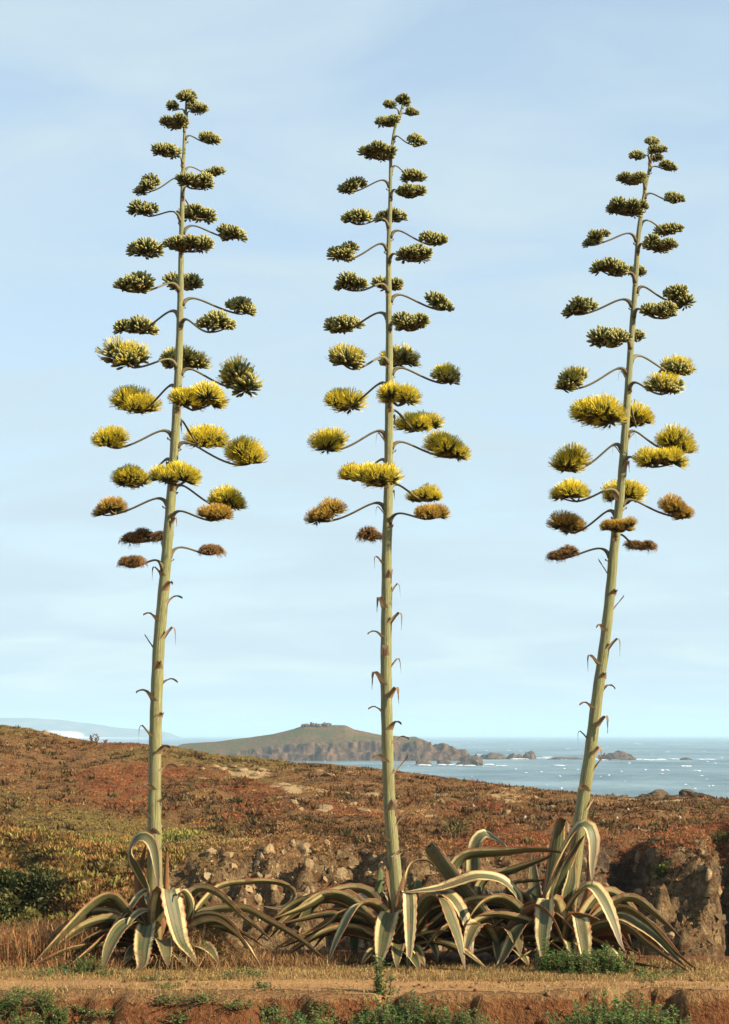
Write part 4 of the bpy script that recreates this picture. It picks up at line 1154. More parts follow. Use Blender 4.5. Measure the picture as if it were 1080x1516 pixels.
# traced leaves: points from the foot to the tip, width, depth at foot / middle / tip, turn towards the viewer
LV = {
 'A1': [
  dict(p=[(228, 1402), (205, 1375), (181, 1345), (166, 1330), (150, 1333), (131, 1347), (109, 1369), (81, 1397), (45, 1433)], w=24, d=(0, -.15, -.45), k=.45),
  dict(p=[(226, 1395), (190, 1362), (140, 1352), (90, 1380), (55, 1408), (24, 1429)], w=22, d=(0, .1, -.25), k=.4),
  dict(p=[(228, 1395), (205, 1368), (192, 1366), (177, 1377), (164, 1399), (157, 1419), (152, 1443)], w=24, d=(0, -.35, -.75), k=.25),
  dict(p=[(222, 1402), (190, 1378), (157, 1388), (131, 1408), (103, 1430), (84, 1446)], w=22, d=(0, -.3, -.75), k=.4),
  dict(p=[(218, 1405), (175, 1400), (135, 1402), (103, 1407), (81, 1415), (42, 1437)], w=17, d=(0, -.2, -.55), k=.4),
  dict(p=[(222, 1400), (190, 1392), (161, 1380), (146, 1371), (124, 1366), (110, 1380), (100, 1402)], w=18, d=(0, .2, .1), k=.4),
  dict(p=[(230, 1402), (226, 1380), (219, 1370), (216, 1380), (212, 1404), (210, 1430), (197, 1446)], w=30, d=(0, -.4, -.78), k=.05),
  dict(p=[(234, 1400), (238, 1350), (244, 1322), (250, 1316), (253, 1330), (257, 1350), (263, 1377), (270, 1397), (283, 1414), (294, 1434)], w=36, d=(0, -.25, -.62), k=.03, fold=.12),
  dict(p=[(232, 1370), (226, 1330), (208, 1293), (197, 1272), (195, 1258), (201, 1245), (211, 1239), (221, 1244), (228, 1258), (232, 1284), (235, 1325)], w=19, d=(.05, -.1, -.24), k=.5),
  dict(p=[(255, 1405), (274, 1370), (281, 1342), (276, 1324), (268, 1320), (263, 1332)], w=18, d=(0, -.1, -.3), k=.35),
  dict(p=[(245, 1405), (268, 1360), (284, 1326), (297, 1317), (316, 1321), (334, 1334), (357, 1356), (375, 1370), (390, 1382), (407, 1398)], w=23, d=(0, -.2, -.35), k=.45),
  dict(p=[(245, 1408), (288, 1353), (301, 1336), (320, 1317), (338, 1310), (357, 1308), (390, 1306), (416, 1309), (431, 1316), (436, 1328), (427, 1339), (411, 1345), (385, 1341)], w=16, d=(0, .25, .3), k=.45),
  dict(p=[(250, 1405), (290, 1360), (310, 1351), (334, 1347), (366, 1348), (392, 1362), (422, 1378), (453, 1398), (481, 1421), (494, 1431)], w=22, d=(0, 0, -.45), k=.45),
  dict(p=[(255, 1410), (290, 1375), (318, 1366), (338, 1374), (362, 1395), (375, 1414), (390, 1438)], w=27, d=(0, -.3, -.7), k=.4),
  dict(p=[(250, 1412), (288, 1399), (310, 1406), (325, 1428)], w=22, d=(0, -.35, -.65), k=.4),
  dict(p=[(226, 1400), (224, 1340), (219, 1320), (205, 1328), (194, 1343), (172, 1367), (157, 1388)], w=14, d=(0, .05, -.2), k=.4),
  dict(p=[(232, 1390), (226, 1356), (214, 1349), (198, 1358), (186, 1378)], w=16, d=(0, -.1, -.35), k=.3),
  dict(p=[(226, 1400), (212, 1350), (205, 1306), (213, 1265), (216, 1250)], w=13, d=(0, .1, .1), k=.5, dead=1),
  dict(p=[(236, 1395), (245, 1345), (246, 1300), (247, 1260), (243, 1246)], w=9, d=(0, .1, .1), k=.5, dead=1),
  dict(p=[(232, 1395), (240, 1365), (239, 1335)], w=18, d=(-.05, -.1, -.12), k=.5, dead=1),
 ],
 'A2': [
  dict(p=[(588, 1405), (570, 1362), (557, 1339), (548, 1325), (533, 1318), (511, 1318), (485, 1326), (459, 1341), (431, 1352), (400, 1362)], w=23, d=(0, .1, -.15), k=.45),
  dict(p=[(585, 1405), (550, 1362), (516, 1341), (496, 1334), (474, 1333), (440, 1342), (415, 1352)], w=17, d=(0, .3, .3), k=.35),
  dict(p=[(582, 1405), (545, 1362), (507, 1349), (472, 1353), (440, 1353)], w=16, d=(0, .2, .15), k=.4),
  dict(p=[(580, 1405), (535, 1370), (496, 1356), (472, 1357), (444, 1363), (412, 1369)], w=18, d=(0, .05, -.1), k=.45),
  dict(p=[(580, 1405), (540, 1358), (507, 1353), (490, 1367), (466, 1380), (442, 1388)], w=17, d=(0, -.1, -.3), k=.4),
  dict(p=[(590, 1405), (568, 1355), (547, 1339), (531, 1341), (518, 1357), (507, 1378), (496, 1400), (486, 1427)], w=28, d=(0, -.3, -.66), k=.25),
  dict(p=[(592, 1400), (588, 1362), (582, 1352), (576, 1360), (571, 1378), (566, 1406), (560, 1437)], w=34, d=(0, -.4, -.72), k=.03),
  dict(p=[(594, 1400), (600, 1345), (603, 1325), (605, 1322), (606.5, 1335), (607, 1360), (607, 1385), (606, 1415), (604, 1440)], w=21, d=(0, -.4, -.75), k=.03),
  dict(p=[(600, 1405), (618, 1374), (627, 1349), (641, 1331), (655, 1335), (666, 1360), (677, 1389), (684, 1415), (689, 1437)], w=30, d=(0, -.4, -.74), k=.25),
  dict(p=[(600, 1405), (621, 1345), (636, 1325), (655, 1322), (673, 1334), (688, 1360), (696, 1387), (700, 1420)], w=26, d=(0, -.15, -.45), k=.3),
  dict(p=[(596, 1408), (614, 1391), (636, 1383), (664, 1378)], w=18, d=(0, -.3, -.4), k=.4),
  dict(p=[(600, 1408), (622, 1388), (634, 1392), (644, 1408), (648, 1424)], w=24, d=(0, -.3, -.5), k=.3),
  dict(p=[(590, 1400), (582, 1350), (576, 1310), (572, 1285)], w=12, d=(.05, .1, .12), k=.5, dead=1),
  dict(p=[(592, 1400), (590, 1350), (596, 1310), (600, 1290)], w=12, d=(-.06, -.1, -.12), k=.5, dead=1),
  dict(p=[(590, 1400), (570, 1338), (540, 1312), (508, 1318)], w=6, d=(0, .1, .2), k=.5, dead=1),
  dict(p=[(594, 1390), (600, 1310), (607, 1282), (620, 1274), (636, 1276), (646, 1288)], w=11, d=(.05, .15, .2), k=.4),
 ],
 'A4': [
  dict(p=[(735, 1410), (700, 1350), (676, 1304), (674, 1285), (684, 1272), (700, 1266), (746, 1263), (783, 1259), (817, 1260), (840, 1265)], w=24, d=(0, .1, -.15), k=.5),
  dict(p=[(735, 1408), (712, 1330), (716, 1306), (731, 1297), (756, 1291), (783, 1281), (811, 1270), (820, 1262)], w=22, d=(0, .05, -.05), k=.5),
  dict(p=[(730, 1408), (706, 1330), (702, 1275), (706, 1246), (718, 1235), (731, 1241), (750, 1254), (760, 1275)], w=24, d=(0, .2, .35), k=.4),
  dict(p=[(738, 1405), (718, 1362), (699, 1335), (677, 1308), (658, 1284), (646, 1268), (637, 1257)], w=31, d=(0, -.12, .0), k=.62, broken=1, fold=.10),
  dict(p=[(745, 1405), (768, 1340), (755, 1314), (738, 1302), (716, 1298), (700, 1299), (679, 1306), (651, 1315), (623, 1319), (594, 1322)], w=22, d=(0, -.15, -.35), k=.45),
  dict(p=[(742, 1405), (763, 1344), (778, 1328), (795, 1311)], w=16, d=(0, .1, .2), k=.5),
  dict(p=[(760, 1405), (789, 1367), (793, 1330), (790, 1293), (789, 1262)], w=22, d=(.1, .3, .4), k=.7),
  dict(p=[(745, 1405), (748, 1330), (762, 1309), (783, 1305), (815, 1304)], w=14, d=(0, .1, .1), k=.45),
  dict(p=[(735, 1410), (700, 1360), (690, 1345), (680, 1360), (668, 1385)], w=18, d=(0, .2, .1), k=.4),
 ],
 'A3': [
  dict(p=[(836, 1400), (818, 1345), (822, 1293), (827, 1246), (830, 1222), (834, 1214), (840, 1218), (842, 1240)], w=26, d=(0, .05, -.12), k=.35),
  dict(p=[(834, 1400), (813, 1340), (820, 1300), (833, 1265), (848, 1237), (860, 1223), (871, 1223), (878, 1240), (879, 1258), (877, 1283), (877, 1310)], w=30, d=(0, -.15, -.38), k=.45),
  dict(p=[(838, 1400), (826, 1335), (833, 1304), (843, 1278), (856, 1252), (866, 1237)], w=22, d=(0, -.15, -.2), k=.5),
  dict(p=[(842, 1400), (840, 1333), (846, 1304), (849, 1275), (852, 1262)], w=22, d=(0, -.2, -.12), k=.55),
  dict(p=[(830, 1405), (793, 1373), (765, 1361), (737, 1355), (704, 1357)], w=24, d=(0, -.3, -.45), k=.4),
  dict(p=[(828, 1405), (778, 1361), (761, 1343), (746, 1333), (731, 1331), (715, 1337), (702, 1350), (692, 1366)], w=27, d=(0, -.2, -.4), k=.4),
  dict(p=[(828, 1408), (790, 1372), (776, 1372), (767, 1381), (756, 1401), (744, 1423), (732, 1447)], w=30, d=(0, -.4, -.78), k=.25),
  dict(p=[(834, 1405), (822, 1345), (815, 1332), (809, 1335), (807, 1357), (804, 1385), (805, 1413), (808, 1436)], w=30, d=(0, -.42, -.72), k=.03),
  dict(p=[(838, 1408), (848, 1372), (857, 1360), (861, 1372), (865, 1396), (867, 1422), (865, 1444)], w=26, d=(0, -.45, -.78), k=.03),
  dict(p=[(836, 1405), (830, 1370), (844, 1341), (859, 1320), (876, 1313), (890, 1327), (901, 1348), (911, 1373), (919, 1397), (927, 1410)], w=27, d=(0, -.25, -.55), k=.35),
  dict(p=[(842, 1410), (860, 1394), (878, 1393), (901, 1404), (917, 1426), (952, 1453)], w=28, d=(0, -.45, -.85), k=.4),
  dict(p=[(844, 1405), (880, 1366), (913, 1349), (931, 1348), (952, 1361), (974, 1382), (999, 1409), (1030, 1440), (1054, 1447)], w=20, d=(0, -.15, -.75), k=.4),
  dict(p=[(844, 1405), (880, 1370), (917, 1358), (946, 1371), (974, 1391), (999, 1417), (1017, 1436)], w=19, d=(0, -.2, -.6), k=.45),
  dict(p=[(844, 1408), (885, 1376), (925, 1374), (958, 1398), (990, 1420), (1024, 1453)], w=29, d=(0, -.3, -.85), k=.4),
  dict(p=[(842, 1405), (858, 1352), (875, 1350), (895, 1352), (915, 1366)], w=15, d=(0, .15, .1), k=.4),
  dict(p=[(844, 1408), (880, 1400), (930, 1424), (994, 1441)], w=13, d=(0, -.2, -.7), k=.4, dead=1),
  dict(p=[(840, 1400), (868, 1330), (872, 1290), (870, 1262)], w=12, d=(.05, .1, .1), k=.5, dead=1),
  dict(p=[(844, 1404), (880, 1345), (920, 1362), (950, 1395)], w=14, d=(0, .1, .1), k=.5, dead=1),
 ]}
RT = {'A1': A1, 'A2': A2, 'A3': A3, 'A4': A4}
sd_ = 0
for key, lst in LV.items():
    for q in lst:
        sd_ += 1
        d = q['d']
        add_leaf(RT[key], q['p'], q['w'], d[0], d[2], d[1], q.get('k', .4), bool(q.get('dead')), bool(q.get('broken')), q.get('fold', .22), None, sd_)
# lower skirt of older leaves, partly dead, that fill the dark foot of each rosette
rs = random.Random(77)
for key, cx0, n, spread in (('A1', 232, 26, 125), ('A2', 592, 34, 150), ('A3', 838, 32, 135), ('A4', 738, 28, 130)):
    for i in range(n):
        a = 2 * math.pi * (i + rs.uniform(-.3, .3)) / n
        L_ = rs.uniform(0.55, 1.05) * spread / 120
        hx_, hy_ = math.cos(a), math.sin(a)
        C0 = Vector(((cx0 - CX) / F * D, D, 0.02))
        hgt = rs.uniform(0.10, 0.36)
        pts = []
        for t in (0, .2, .45, .7, 1.0):
            p = C0 + Vector((hx_ * L_ * t, hy_ * L_ * t * 0.75, 0))
            p.z = 0.06 + hgt * math.sin(min(1, t * 1.05) * math.pi) ** 0.8 * (1 if t < 1 else 0)
            g = gz(p.x, p.y) + 0.02
            if p.y > D + 0.55: g = max(g, -0.25)
            p.z = max(p.z + min(0, g), g)
            pts.append(p)
        dead = rs.random() < 0.42 and hy_ > -0.35
        if hy_ < -0.35:
            if rs.random() < .5: continue
            for p in pts: p.z = max(gz(p.x, p.y) + .015, p.z * .55)
        me = leaf_mesh(pts, rs.uniform(0.10, 0.18), rs.uniform(0, .45), 900 + i, False, rs.uniform(.15, .4))
        link('dead_leaf' if dead else 'leaf', me, RT[key], M['dead' if dead else 'leaf'])

# taller arching leaves at the back and sides of every rosette
for key, cx0, n, spread in (('A1', 232, 12, 105), ('A2', 592, 20, 150), ('A3', 838, 16, 135), ('A4', 738, 22, 130)):
    for i in range(n):
        a = math.radians(-25 + 230 * (i + rs.uniform(0, 1)) / n)
        if key == 'A4': a = 2 * math.pi * (i + rs.uniform(0, 1)) / n
        L_ = rs.uniform(0.7, 1.15) * spread / 120
        C0 = Vector(((cx0 - CX) / F * D, D, 0.02))
        hgt = rs.uniform(0.25, 0.56)
        pk = rs.uniform(.35, .6)
        pts = []
        for t in (0, .15, .35, .55, .75, 1.0):
            p = C0 + Vector((math.cos(a) * L_ * t ** .9, math.sin(a) * L_ * t * .6, 0))
            h_ = math.sin(math.pi * .5 * t / pk) if t < pk else math.cos(math.pi * .5 * (t - pk) / (1 - pk) * rs.uniform(.75, 1.0))
            p.z = 0.05 + hgt * h_
            p.z = max(p.z, gz(p.x, p.y) + .02 if p.y < 17 else 0.0)
            pts.append(p)
        me = leaf_mesh(pts, rs.uniform(0.12, 0.19), rs.uniform(0.15, .6), 1300 + i, False, rs.uniform(.15, .35))
        dead = rs.random() < .2
        link('dead_leaf' if dead else 'leaf', me, RT[key], M['dead' if dead else 'leaf'])

# ------------------------------------------------------------------ prickly pears among the agaves
def pad_mesh(wm, hm, seed):
    V, fs = [], []
    n, m = 12, 10
    for i in range(m + 1):
        t = i / m; ph = math.pi * t
        for j in range(n):
            a = 2 * math.pi * j / n
            rr_ = math.sin(ph) ** 0.8 * (0.75 + 0.35 * t)
            V.append((wm / 2 * rr_ * math.cos(a), wm * 0.11 * rr_ * math.sin(a), hm * (1 - math.cos(ph)) / 2))
    for i in range(m):
        for j in range(n):
            a = i * n + j; b = i * n + (j + 1) % n
            fs.append([a, b, b + n, a + n])
    return mesh_np('pad', np.array(V), fs, True)
for lab, lst in (('prickly pear with tall narrow pads standing behind the upright stalk', [(560, 1330, 10, 44, .3, .1), (566, 1332, 9, 40, .35, -.12), (557, 1392, 14, 64, .32, 0.05)]),
                 ('prickly pear with two small round pads behind the arching leaf', [(517, 1342, 13, 15, .4, .2), (534, 1342, 13, 13, .4, -.1), (525, 1398, 15, 58, .42, 0)]),
                 ('prickly pear with pale round pads leaning out past the upright stalk', [(617, 1320, 15, 17, .12, .3), (610, 1322, 10, 14, .16, -.3), (612, 1392, 13, 72, .15, 0.05)])):
    q = lst[-1]
    base = P(q[0], q[1], q[4]); base.z = gz(base.x, base.y)
    rt = empty('prickly_pear', base)
    tag(rt, lab, 'cactus', 'prickly pears among the agaves')
    for px, py, w_, h_, d, rl in lst:
        p = P(px, py, d)
        me = pad_mesh(w_ / F * D, h_ / F * D, 1)
        if (px, py) == (q[0], q[1]):
            p = base.copy() - Vector((0, 0, .03))
            top_z = P(px, q[1] - h_, d).z
            me = pad_mesh(w_ / F * D, top_z - p.z, 1)
        o = link('pad', me, rt, M['pad'], p)
        o.rotation_euler = (0, rl, rl * 2)

# ------------------------------------------------------------------ grass and straw
def blades(name, label, cat, pts, hts, cols, seed, lean=0.6, wid=0.0035):
    r = np.random.default_rng(seed)
    k = len(pts)
    a = r.uniform(0, 2 * np.pi, k)
    dirv = np.stack([np.cos(a), np.sin(a)], 1)
    ln = np.abs(r.normal(0, lean, k)) + 0.1
    mid = pts + np.concatenate([dirv * (ln * hts * 0.35)[:, None], (hts * 0.62)[:, None]], 1)
    end = pts + np.concatenate([dirv * (ln * hts * 1.1)[:, None], (hts * (1.0 - 0.35 * np.clip(ln, 0, 1.6)))[:, None]], 1)
    b = r.uniform(0, np.pi, k)
    sd = np.stack([np.cos(b), np.sin(b) * 0.5, np.zeros(k)], 1) * (wid * r.uniform(.6, 1.5, k))[:, None]
    v = np.stack([pts - sd, pts + sd, mid - sd * .8, mid + sd * .8, end], 1).reshape(-1, 3)
    i = np.arange(k) * 5
    f4 = np.stack([i, i + 1, i + 3, i + 2], 1); f3 = np.stack([i + 2, i + 3, i + 4], 1)
    c = np.repeat(cols * r.uniform(.7, 1.25, (k, 1)), 5, 0)
    return tag(link(name, mesh_np(name, v, [f4, f3], False, c), None, M['straw']), label, cat, kind='stuff')

r = np.random.default_rng(9)
def ground_pts(x, y):
    return np.stack([x, y, terrain(x, y) - 0.004], 1)
# short dry turf over the path verge
k = 30000
x = r.uniform(-3.6, 3.6, k); y = 15.02 + np.abs(r.normal(0, 0.42, k))
y2 = r.uniform(14.25, 16.4, k // 2); x2 = r.uniform(-3.6, 3.6, k // 2)
x = np.concatenate([x, x2]); y = np.concatenate([y, y2])
dn = fbm(x * 1.3, y * 2.5, 3, 141) + 0.5 * sstep(14.9, 15.25, y)
kp = dn > r.uniform(-.3, .6, len(x))
x, y = x[kp], y[kp]
pc = np.array([(0.33, 0.21, 0.080), (0.42, 0.30, 0.12), (0.25, 0.13, 0.05), (0.20, 0.19, 0.055)])
blades('dry_turf', 'short straw coloured turf along the edge of the path', 'grass', ground_pts(x, y), r.uniform(0.02, 0.06, len(x)), pc[r.choice(4, len(x), p=[.4, .28, .2, .12])], 1, 0.9, 0.003)
# long dry grass and litter at the agaves' feet
k = 16000
x = r.uniform(-3.4, 3.4, k); y = 15.70 + np.abs(r.normal(0, 0.55, k))
kp = fbm(x * 1.6, y * 1.2, 3, 143) - .45 * sstep(-.4, 0, x) - .25 * sstep(2.2, 2.6, x) > r.uniform(-.5, .5, k)
x, y = x[kp], y[kp]; y = np.minimum(y, 17.2)
pc2 = np.array([(0.40, 0.25, 0.10), (0.24, 0.125, 0.05), (0.14, 0.07, 0.03), (0.30, 0.10, 0.035)])
blades('dry_grass', 'rusty dry grass and litter under the agave leaves', 'grass', ground_pts(x, y), r.uniform(0.04, 0.15, len(x)), pc2[r.choice(4, len(x), p=[.34, .3, .2, .16])], 2, 0.8, 0.003)
# the straw heap by the tallest agave
k = 5200
hx0 = (300 - CX) / F * D
a = r.normal(0, 1, (k, 2)) * np.array([0.24, 0.20])
x = hx0 - 0.02 + a[:, 0]; y = D - 0.18 + a[:, 1]
g = ground_pts(x, y); hp_ = 0.30 * np.exp(-(a[:, 0] / .22) ** 2 - (a[:, 1] / .24) ** 2)
g[:, 2] += hp_ * r.uniform(0, 1, k)
blades('straw_heap', 'heap of pale dry straw at the foot of the tallest agave', 'straw', g, r.uniform(0.07, 0.22, k), pc2[r.choice(3, k, p=[.5, .35, .15])] * 1.15, 4, 1.2, 0.0028)
# tall dead stems at the left verge
k = 3600
x = r.normal(-3.05, 0.28, k); y = r.uniform(15.9, 17.0, k)
blades('dead_brush', 'rusty dead brush on the rim beyond the leaf tips of the tallest agave', 'brush', ground_pts(x, y), r.uniform(0.12, 0.42, k), pc2[r.choice(4, k, p=[.3, .3, .2, .2])], 6, 0.5, 0.004)

# ------------------------------------------------------------------ weeds
def weed_meshes(seed, nst, h, spread, leafl, style):
    r = random.Random(seed)
    V, fs, C = [], [], []
    SV, SF = [], []
    for s in range(nst):
        a = r.uniform(0, 6.28); sp = abs(r.gauss(0, .5)) * spread
        hh_ = h * r.uniform(.5, 1.05) * (1 - 0.3 * min(1, sp / max(spread, .01)))
        p0 = Vector((r.gauss(0, .02 + spread * .22), r.gauss(0, .02 + spread * .22), -0.03))
        p1 = p0 + Vector((math.cos(a) * sp * .4, math.sin(a) * sp * .4, hh_ * .6))
        p2 = p0 + Vector((math.cos(a) * sp, math.sin(a) * sp, hh_))
        pp = [p0 * (1 - t) ** 2 + p1 * 2 * t * (1 - t) + p2 * t * t for t in (0, .25, .5, .75, 1)]
        v2, f2, _ = tube(pp, [.004, .0035, .003, .0022, .0015], 4)
        b0 = len(SV); SV += v2; SF += [[i + b0 for i in q] for q in f2]
        nl = int(hh_ / 0.011) + 6
        for i in range(nl):
            t = (i + r.random()) / nl
            t = 0.12 + 0.88 * t
            q = p0 * (1 - t) ** 2 + p1 * 2 * t * (1 - t) + p2 * t * t
            an = i * 2.4 + r.uniform(-.5, .5)
            el = r.uniform(-.1, .95)
            d = Vector((math.cos(an) * math.cos(el), math.sin(an) * math.cos(el), math.sin(el)))
            L_ = leafl * r.uniform(.6, 1.25) * (1.15 - .5 * t)
            sdv = d.cross(Vector((r.uniform(-.4, .4), r.uniform(-.4, .4), 1))).normalized() * L_ * style
            nrm = sdv.cross(d).normalized()
            b0 = len(V)
            V += [q, q + d * L_ * .5 - sdv + nrm * L_ * .06, q + d * L_ * .5 + sdv + nrm * L_ * .06, q + d * L_ - nrm * L_ * .1]
            fs += [[b0, b0 + 2, b0 + 1], [b0 + 1, b0 + 2, b0 + 3]]
            c = lerp3((0.045, 0.11, 0.024), (0.14, 0.235, 0.055), r.random())
            if r.random() < .08: c = (0.24, 0.22, 0.07)
            C += [c] * 4
    m1 = mesh_np('foliage', np.array([p[:] for p in V]), fs, False, np.array(C)); m1.materials.append(M['weed'])
    m2 = mesh_np('stem', np.array([p[:] for p in SV]), SF, True); m2.materials.append(M['twig'])
    return m1, m2
WK = {'bushy': [weed_meshes(600 + i, 70, .34, .26, .042, .26) for i in range(4)],
      'flat': [weed_meshes(620 + i, 24, .09, .16, .030, .26) for i in range(3)],
      'sprig': [weed_meshes(640 + i, 8, .44, .08, .052, .24) for i in range(3)],
      'mid': [weed_meshes(660 + i, 44, .22, .19, .038, .26) for i in range(3)]}
def weed(kind, i, p, sc, rz, label, group=None):
    rt = empty('weed', p)
    f_, s_ = WK[kind][i % len(WK[kind])]
    for nm_, me in (('foliage', f_), ('stem', s_)):
        o = link(nm_, me, rt, None, p)
        o.rotation_euler = (0, 0, rz); o.scale = (sc, sc, sc)
    tag(rt, label, 'weed', group)
rw = random.Random(31)
MARKS = [(35, 'off the outermost leaf tips of the tallest agave'), (85, 'below the left-reaching leaf points of the tallest agave'), (140, 'below the drooping leaves of the tallest agave'),
         (205, 'just before the folded leaf of the tallest agave'), (265, 'below the stalk of the tallest agave'), (330, 'below the straw heap'), (385, 'below the wide leaf tip beyond the straw heap'),
         (450, 'below the crossed leaf tips between two stalks'), (520, 'below the curved leaf left of the upright stalk'), (575, 'below the upright stalk'), (625, 'below the straight hanging leaf of the upright agave'),
         (670, 'below the paired leaves of the upright agave'), (730, 'below the snapped leaf'), (815, 'below the broad hanging leaf'), (850, 'below the leaning agave'),
         (890, 'below the narrow hanging leaf of the leaning agave'), (925, 'below the brown-edged leaf of the leaning agave'), (970, 'below the long trailing leaves of the leaning agave'), (1100, 'off the last leaf tips of the leaning agave')]
MARKS = [(a, b.replace('left-reaching', 'long').replace('left of', 'beside')) for a, b in MARKS]
def mark(px):
    for a, b in MARKS:
        if px < a: return b
    return MARKS[-1][1]
KW = {'mid': 'leafy weed', 'flat': 'flat green weed', 'bushy': 'bushy green weed', 'sprig': 'upright thin weed'}
GW = {'bank': 'on the red bank', 'low': 'on loose earth', 'verge': 'on the dry verge', 'foot': 'in green fringe'}
LW = {'bank': ('bushy green weed growing on the red earth bank', 'green weeds on the earth bank'),
      'verge': ('small flat green weed on the dry verge of the path', 'flat weeds along the path'),
      'foot': ('leafy green weed under the leaves of the leaning agave', 'weeds at the foot of the leaning agave'),
      'low': ('low green weed scattered over the loose earth below the path', 'low weeds below the path')}
for kind, grp, px, yd, sc in [
    ('mid', 'low', 12, 14.05, 1.0), ('mid', 'low', 40, 13.8, 1.1), ('mid', 'low', 66, 14.1, .9), ('mid', 'low', 98, 13.75, 1.1), ('flat', 'low', 120, 14.2, 1.0),
    ('mid', 'low', 132, 13.65, 1.1), ('mid', 'low', 168, 13.6, 1.1), ('flat', 'low', 150, 14.1, 1.1), ('flat', 'low', 205, 13.95, 1.0), ('mid', 'low', 232, 13.4, .9), ('flat', 'low', 250, 14.2, 1.2), ('flat', 'low', 300, 14.15, 1.1),
    ('mid', 'low', 335, 13.45, 1.0), ('flat', 'low', 395, 14.2, 1.2), ('flat', 'low', 355, 14.05, .9), ('mid', 'low', 20, 13.5, 1.2), ('mid', 'low', 75, 13.45, 1.1), ('flat', 'low', 480, 14.1, 1.0),
    ('mid', 'low', 5, 13.75, 1.2), ('mid', 'low', 52, 13.6, 1.2), ('mid', 'low', 88, 14.0, .9), ('mid', 'low', 115, 13.5, 1.2), ('mid', 'low', 150, 13.75, 1.1), ('mid', 'low', 190, 13.55, 1.2), ('flat', 'low', 275, 14.0, 1.2), ('mid', 'low', 310, 13.6, 1.0), ('mid', 'low', 380, 13.5, .9), ('mid', 'low', 735, 13.5, .9), ('flat', 'low', 30, 14.3, 1.1),
    ('bushy', 'bank', 470, 13.74, 1.15), ('bushy', 'bank', 425, 13.62, 1.01), ('bushy', 'bank', 575, 13.97, 1.28), ('bushy', 'bank', 612, 13.87, 1.22), ('bushy', 'bank', 650, 13.82, 1.08), ('bushy', 'bank', 695, 13.72, 1.08), ('bushy', 'bank', 555, 13.72, 1.08),
    ('bushy', 'bank', 845, 13.67, 1.15), ('bushy', 'bank', 880, 13.77, 1.22), ('bushy', 'bank', 925, 13.87, 1.22), ('bushy', 'bank', 965, 13.77, 1.15), ('bushy', 'bank', 995, 13.62, 1.01), ('bushy', 'bank', 905, 13.62, 1.08),
    ('flat', 'verge', 85, 15.4, 1.2), ('flat', 'verge', 160, 15.4, 1.2), ('flat', 'verge', 395, 14.6, 1.0), ('flat', 'verge', 250, 14.6, .9), ('flat', 'verge', 700, 15.3, .9), ('flat', 'verge', 985, 15.3, 1.1), ('flat', 'verge', 105, 15.5, 1.3), ('mid', 'verge', 130, 15.55, .8), ('flat', 'verge', 228, 15.1, 1.0), ('flat', 'verge', 372, 15.3, 1.3), ('flat', 'verge', 345, 15.2, .9), ('flat', 'verge', 62, 15.3, .9), ('flat', 'verge', 960, 15.1, 1.0), ('flat', 'verge', 1005, 15.5, .9),
    ('sprig', 'foot', 806, 15.45, .8), ('mid', 'foot', 835, 15.5, 1.1), ('mid', 'foot', 862, 15.45, 1.2), ('mid', 'foot', 888, 15.55, 1.2), ('mid', 'foot', 912, 15.5, 1.0), ('flat', 'foot', 935, 15.4, 1.3), ('mid', 'foot', 812, 15.5, .8)]:
    x = (px - CX) / F * yd
    lab, g = LW[grp]
    lab = KW[kind] + ' ' + GW[grp] + ' ' + (mark(px) if grp != 'foot' else mark(px).replace('hanging ', ''))
    weed(kind, rw.randrange(9), Vector((x, yd, gz(x, yd))), sc * rw.uniform(.92, 1.1), rw.uniform(0, 6.28), lab, g)
for px, yd, sc, lab in ((565, 14.35, 1.0, 'tall green sprig growing up from the bank below the upright stalk'), (875, 14.3, .62, 'thin pale sprig on the lip of the bank below the leaning agave')):
    x = (px - CX) / F * yd
    weed('sprig', rw.randrange(9), Vector((x, yd, gz(x, yd) - .06)), sc, rw.uniform(0, 6), lab)

# ------------------------------------------------------------------ shrubs on the gully side
def shrub_mesh(rx, ry, rz_, n, leafl, cols, seed, clumps=16):
    r = np.random.default_rng(seed)
    cl = r.normal(size=(clumps, 3)); cl /= np.linalg.norm(cl, axis=1)[:, None]
    cl[:, 2] = np.abs(cl[:, 2]); cl *= r.uniform(.55, .95, (clumps, 1))
    ci = r.integers(0, clumps, n)
    d = r.normal(size=(n, 3)); d /= np.linalg.norm(d, axis=1)[:, None]
    rad = r.uniform(.75, 1.0, (n, 1)) * r.uniform(.24, .42, clumps)[ci][:, None]
    p = (cl[ci] + d * rad) * np.array([rx, ry, rz_])
    out_d = d + cl[ci] * .6 + r.normal(size=(n, 3)) * .4; out_d /= np.linalg.norm(out_d, axis=1)[:, None]
    s = np.cross(out_d, r.normal(size=(n, 3))); s /= np.linalg.norm(s, axis=1)[:, None]
    L_ = leafl * r.uniform(.6, 1.3, (n, 1))
    v = np.stack([p, p + out_d * L_ * .5 + s * L_ * .28, p + out_d * L_, p + out_d * L_ * .5 - s * L_ * .28], 1).reshape(-1, 3)
    i = np.arange(n) * 4
    f = np.stack([i, i + 1, i + 2, i + 3], 1)
    cc = np.array(cols)[r.integers(0, len(cols), clumps)][ci] * r.uniform(.65, 1.3, (n, 1))
    return mesh_np('crown', v, f, False, np.repeat(cc, 4, 0))
GR = [(0.045, 0.065, 0.02), (0.07, 0.085, 0.027), (0.12, 0.11, 0.032)]
OL = [(0.14, 0.125, 0.032), (0.19, 0.15, 0.040), (0.21, 0.125, 0.038)]
RU = [(0.20, 0.105, 0.032), (0.16, 0.115, 0.035), (0.10, 0.075, 0.026)]
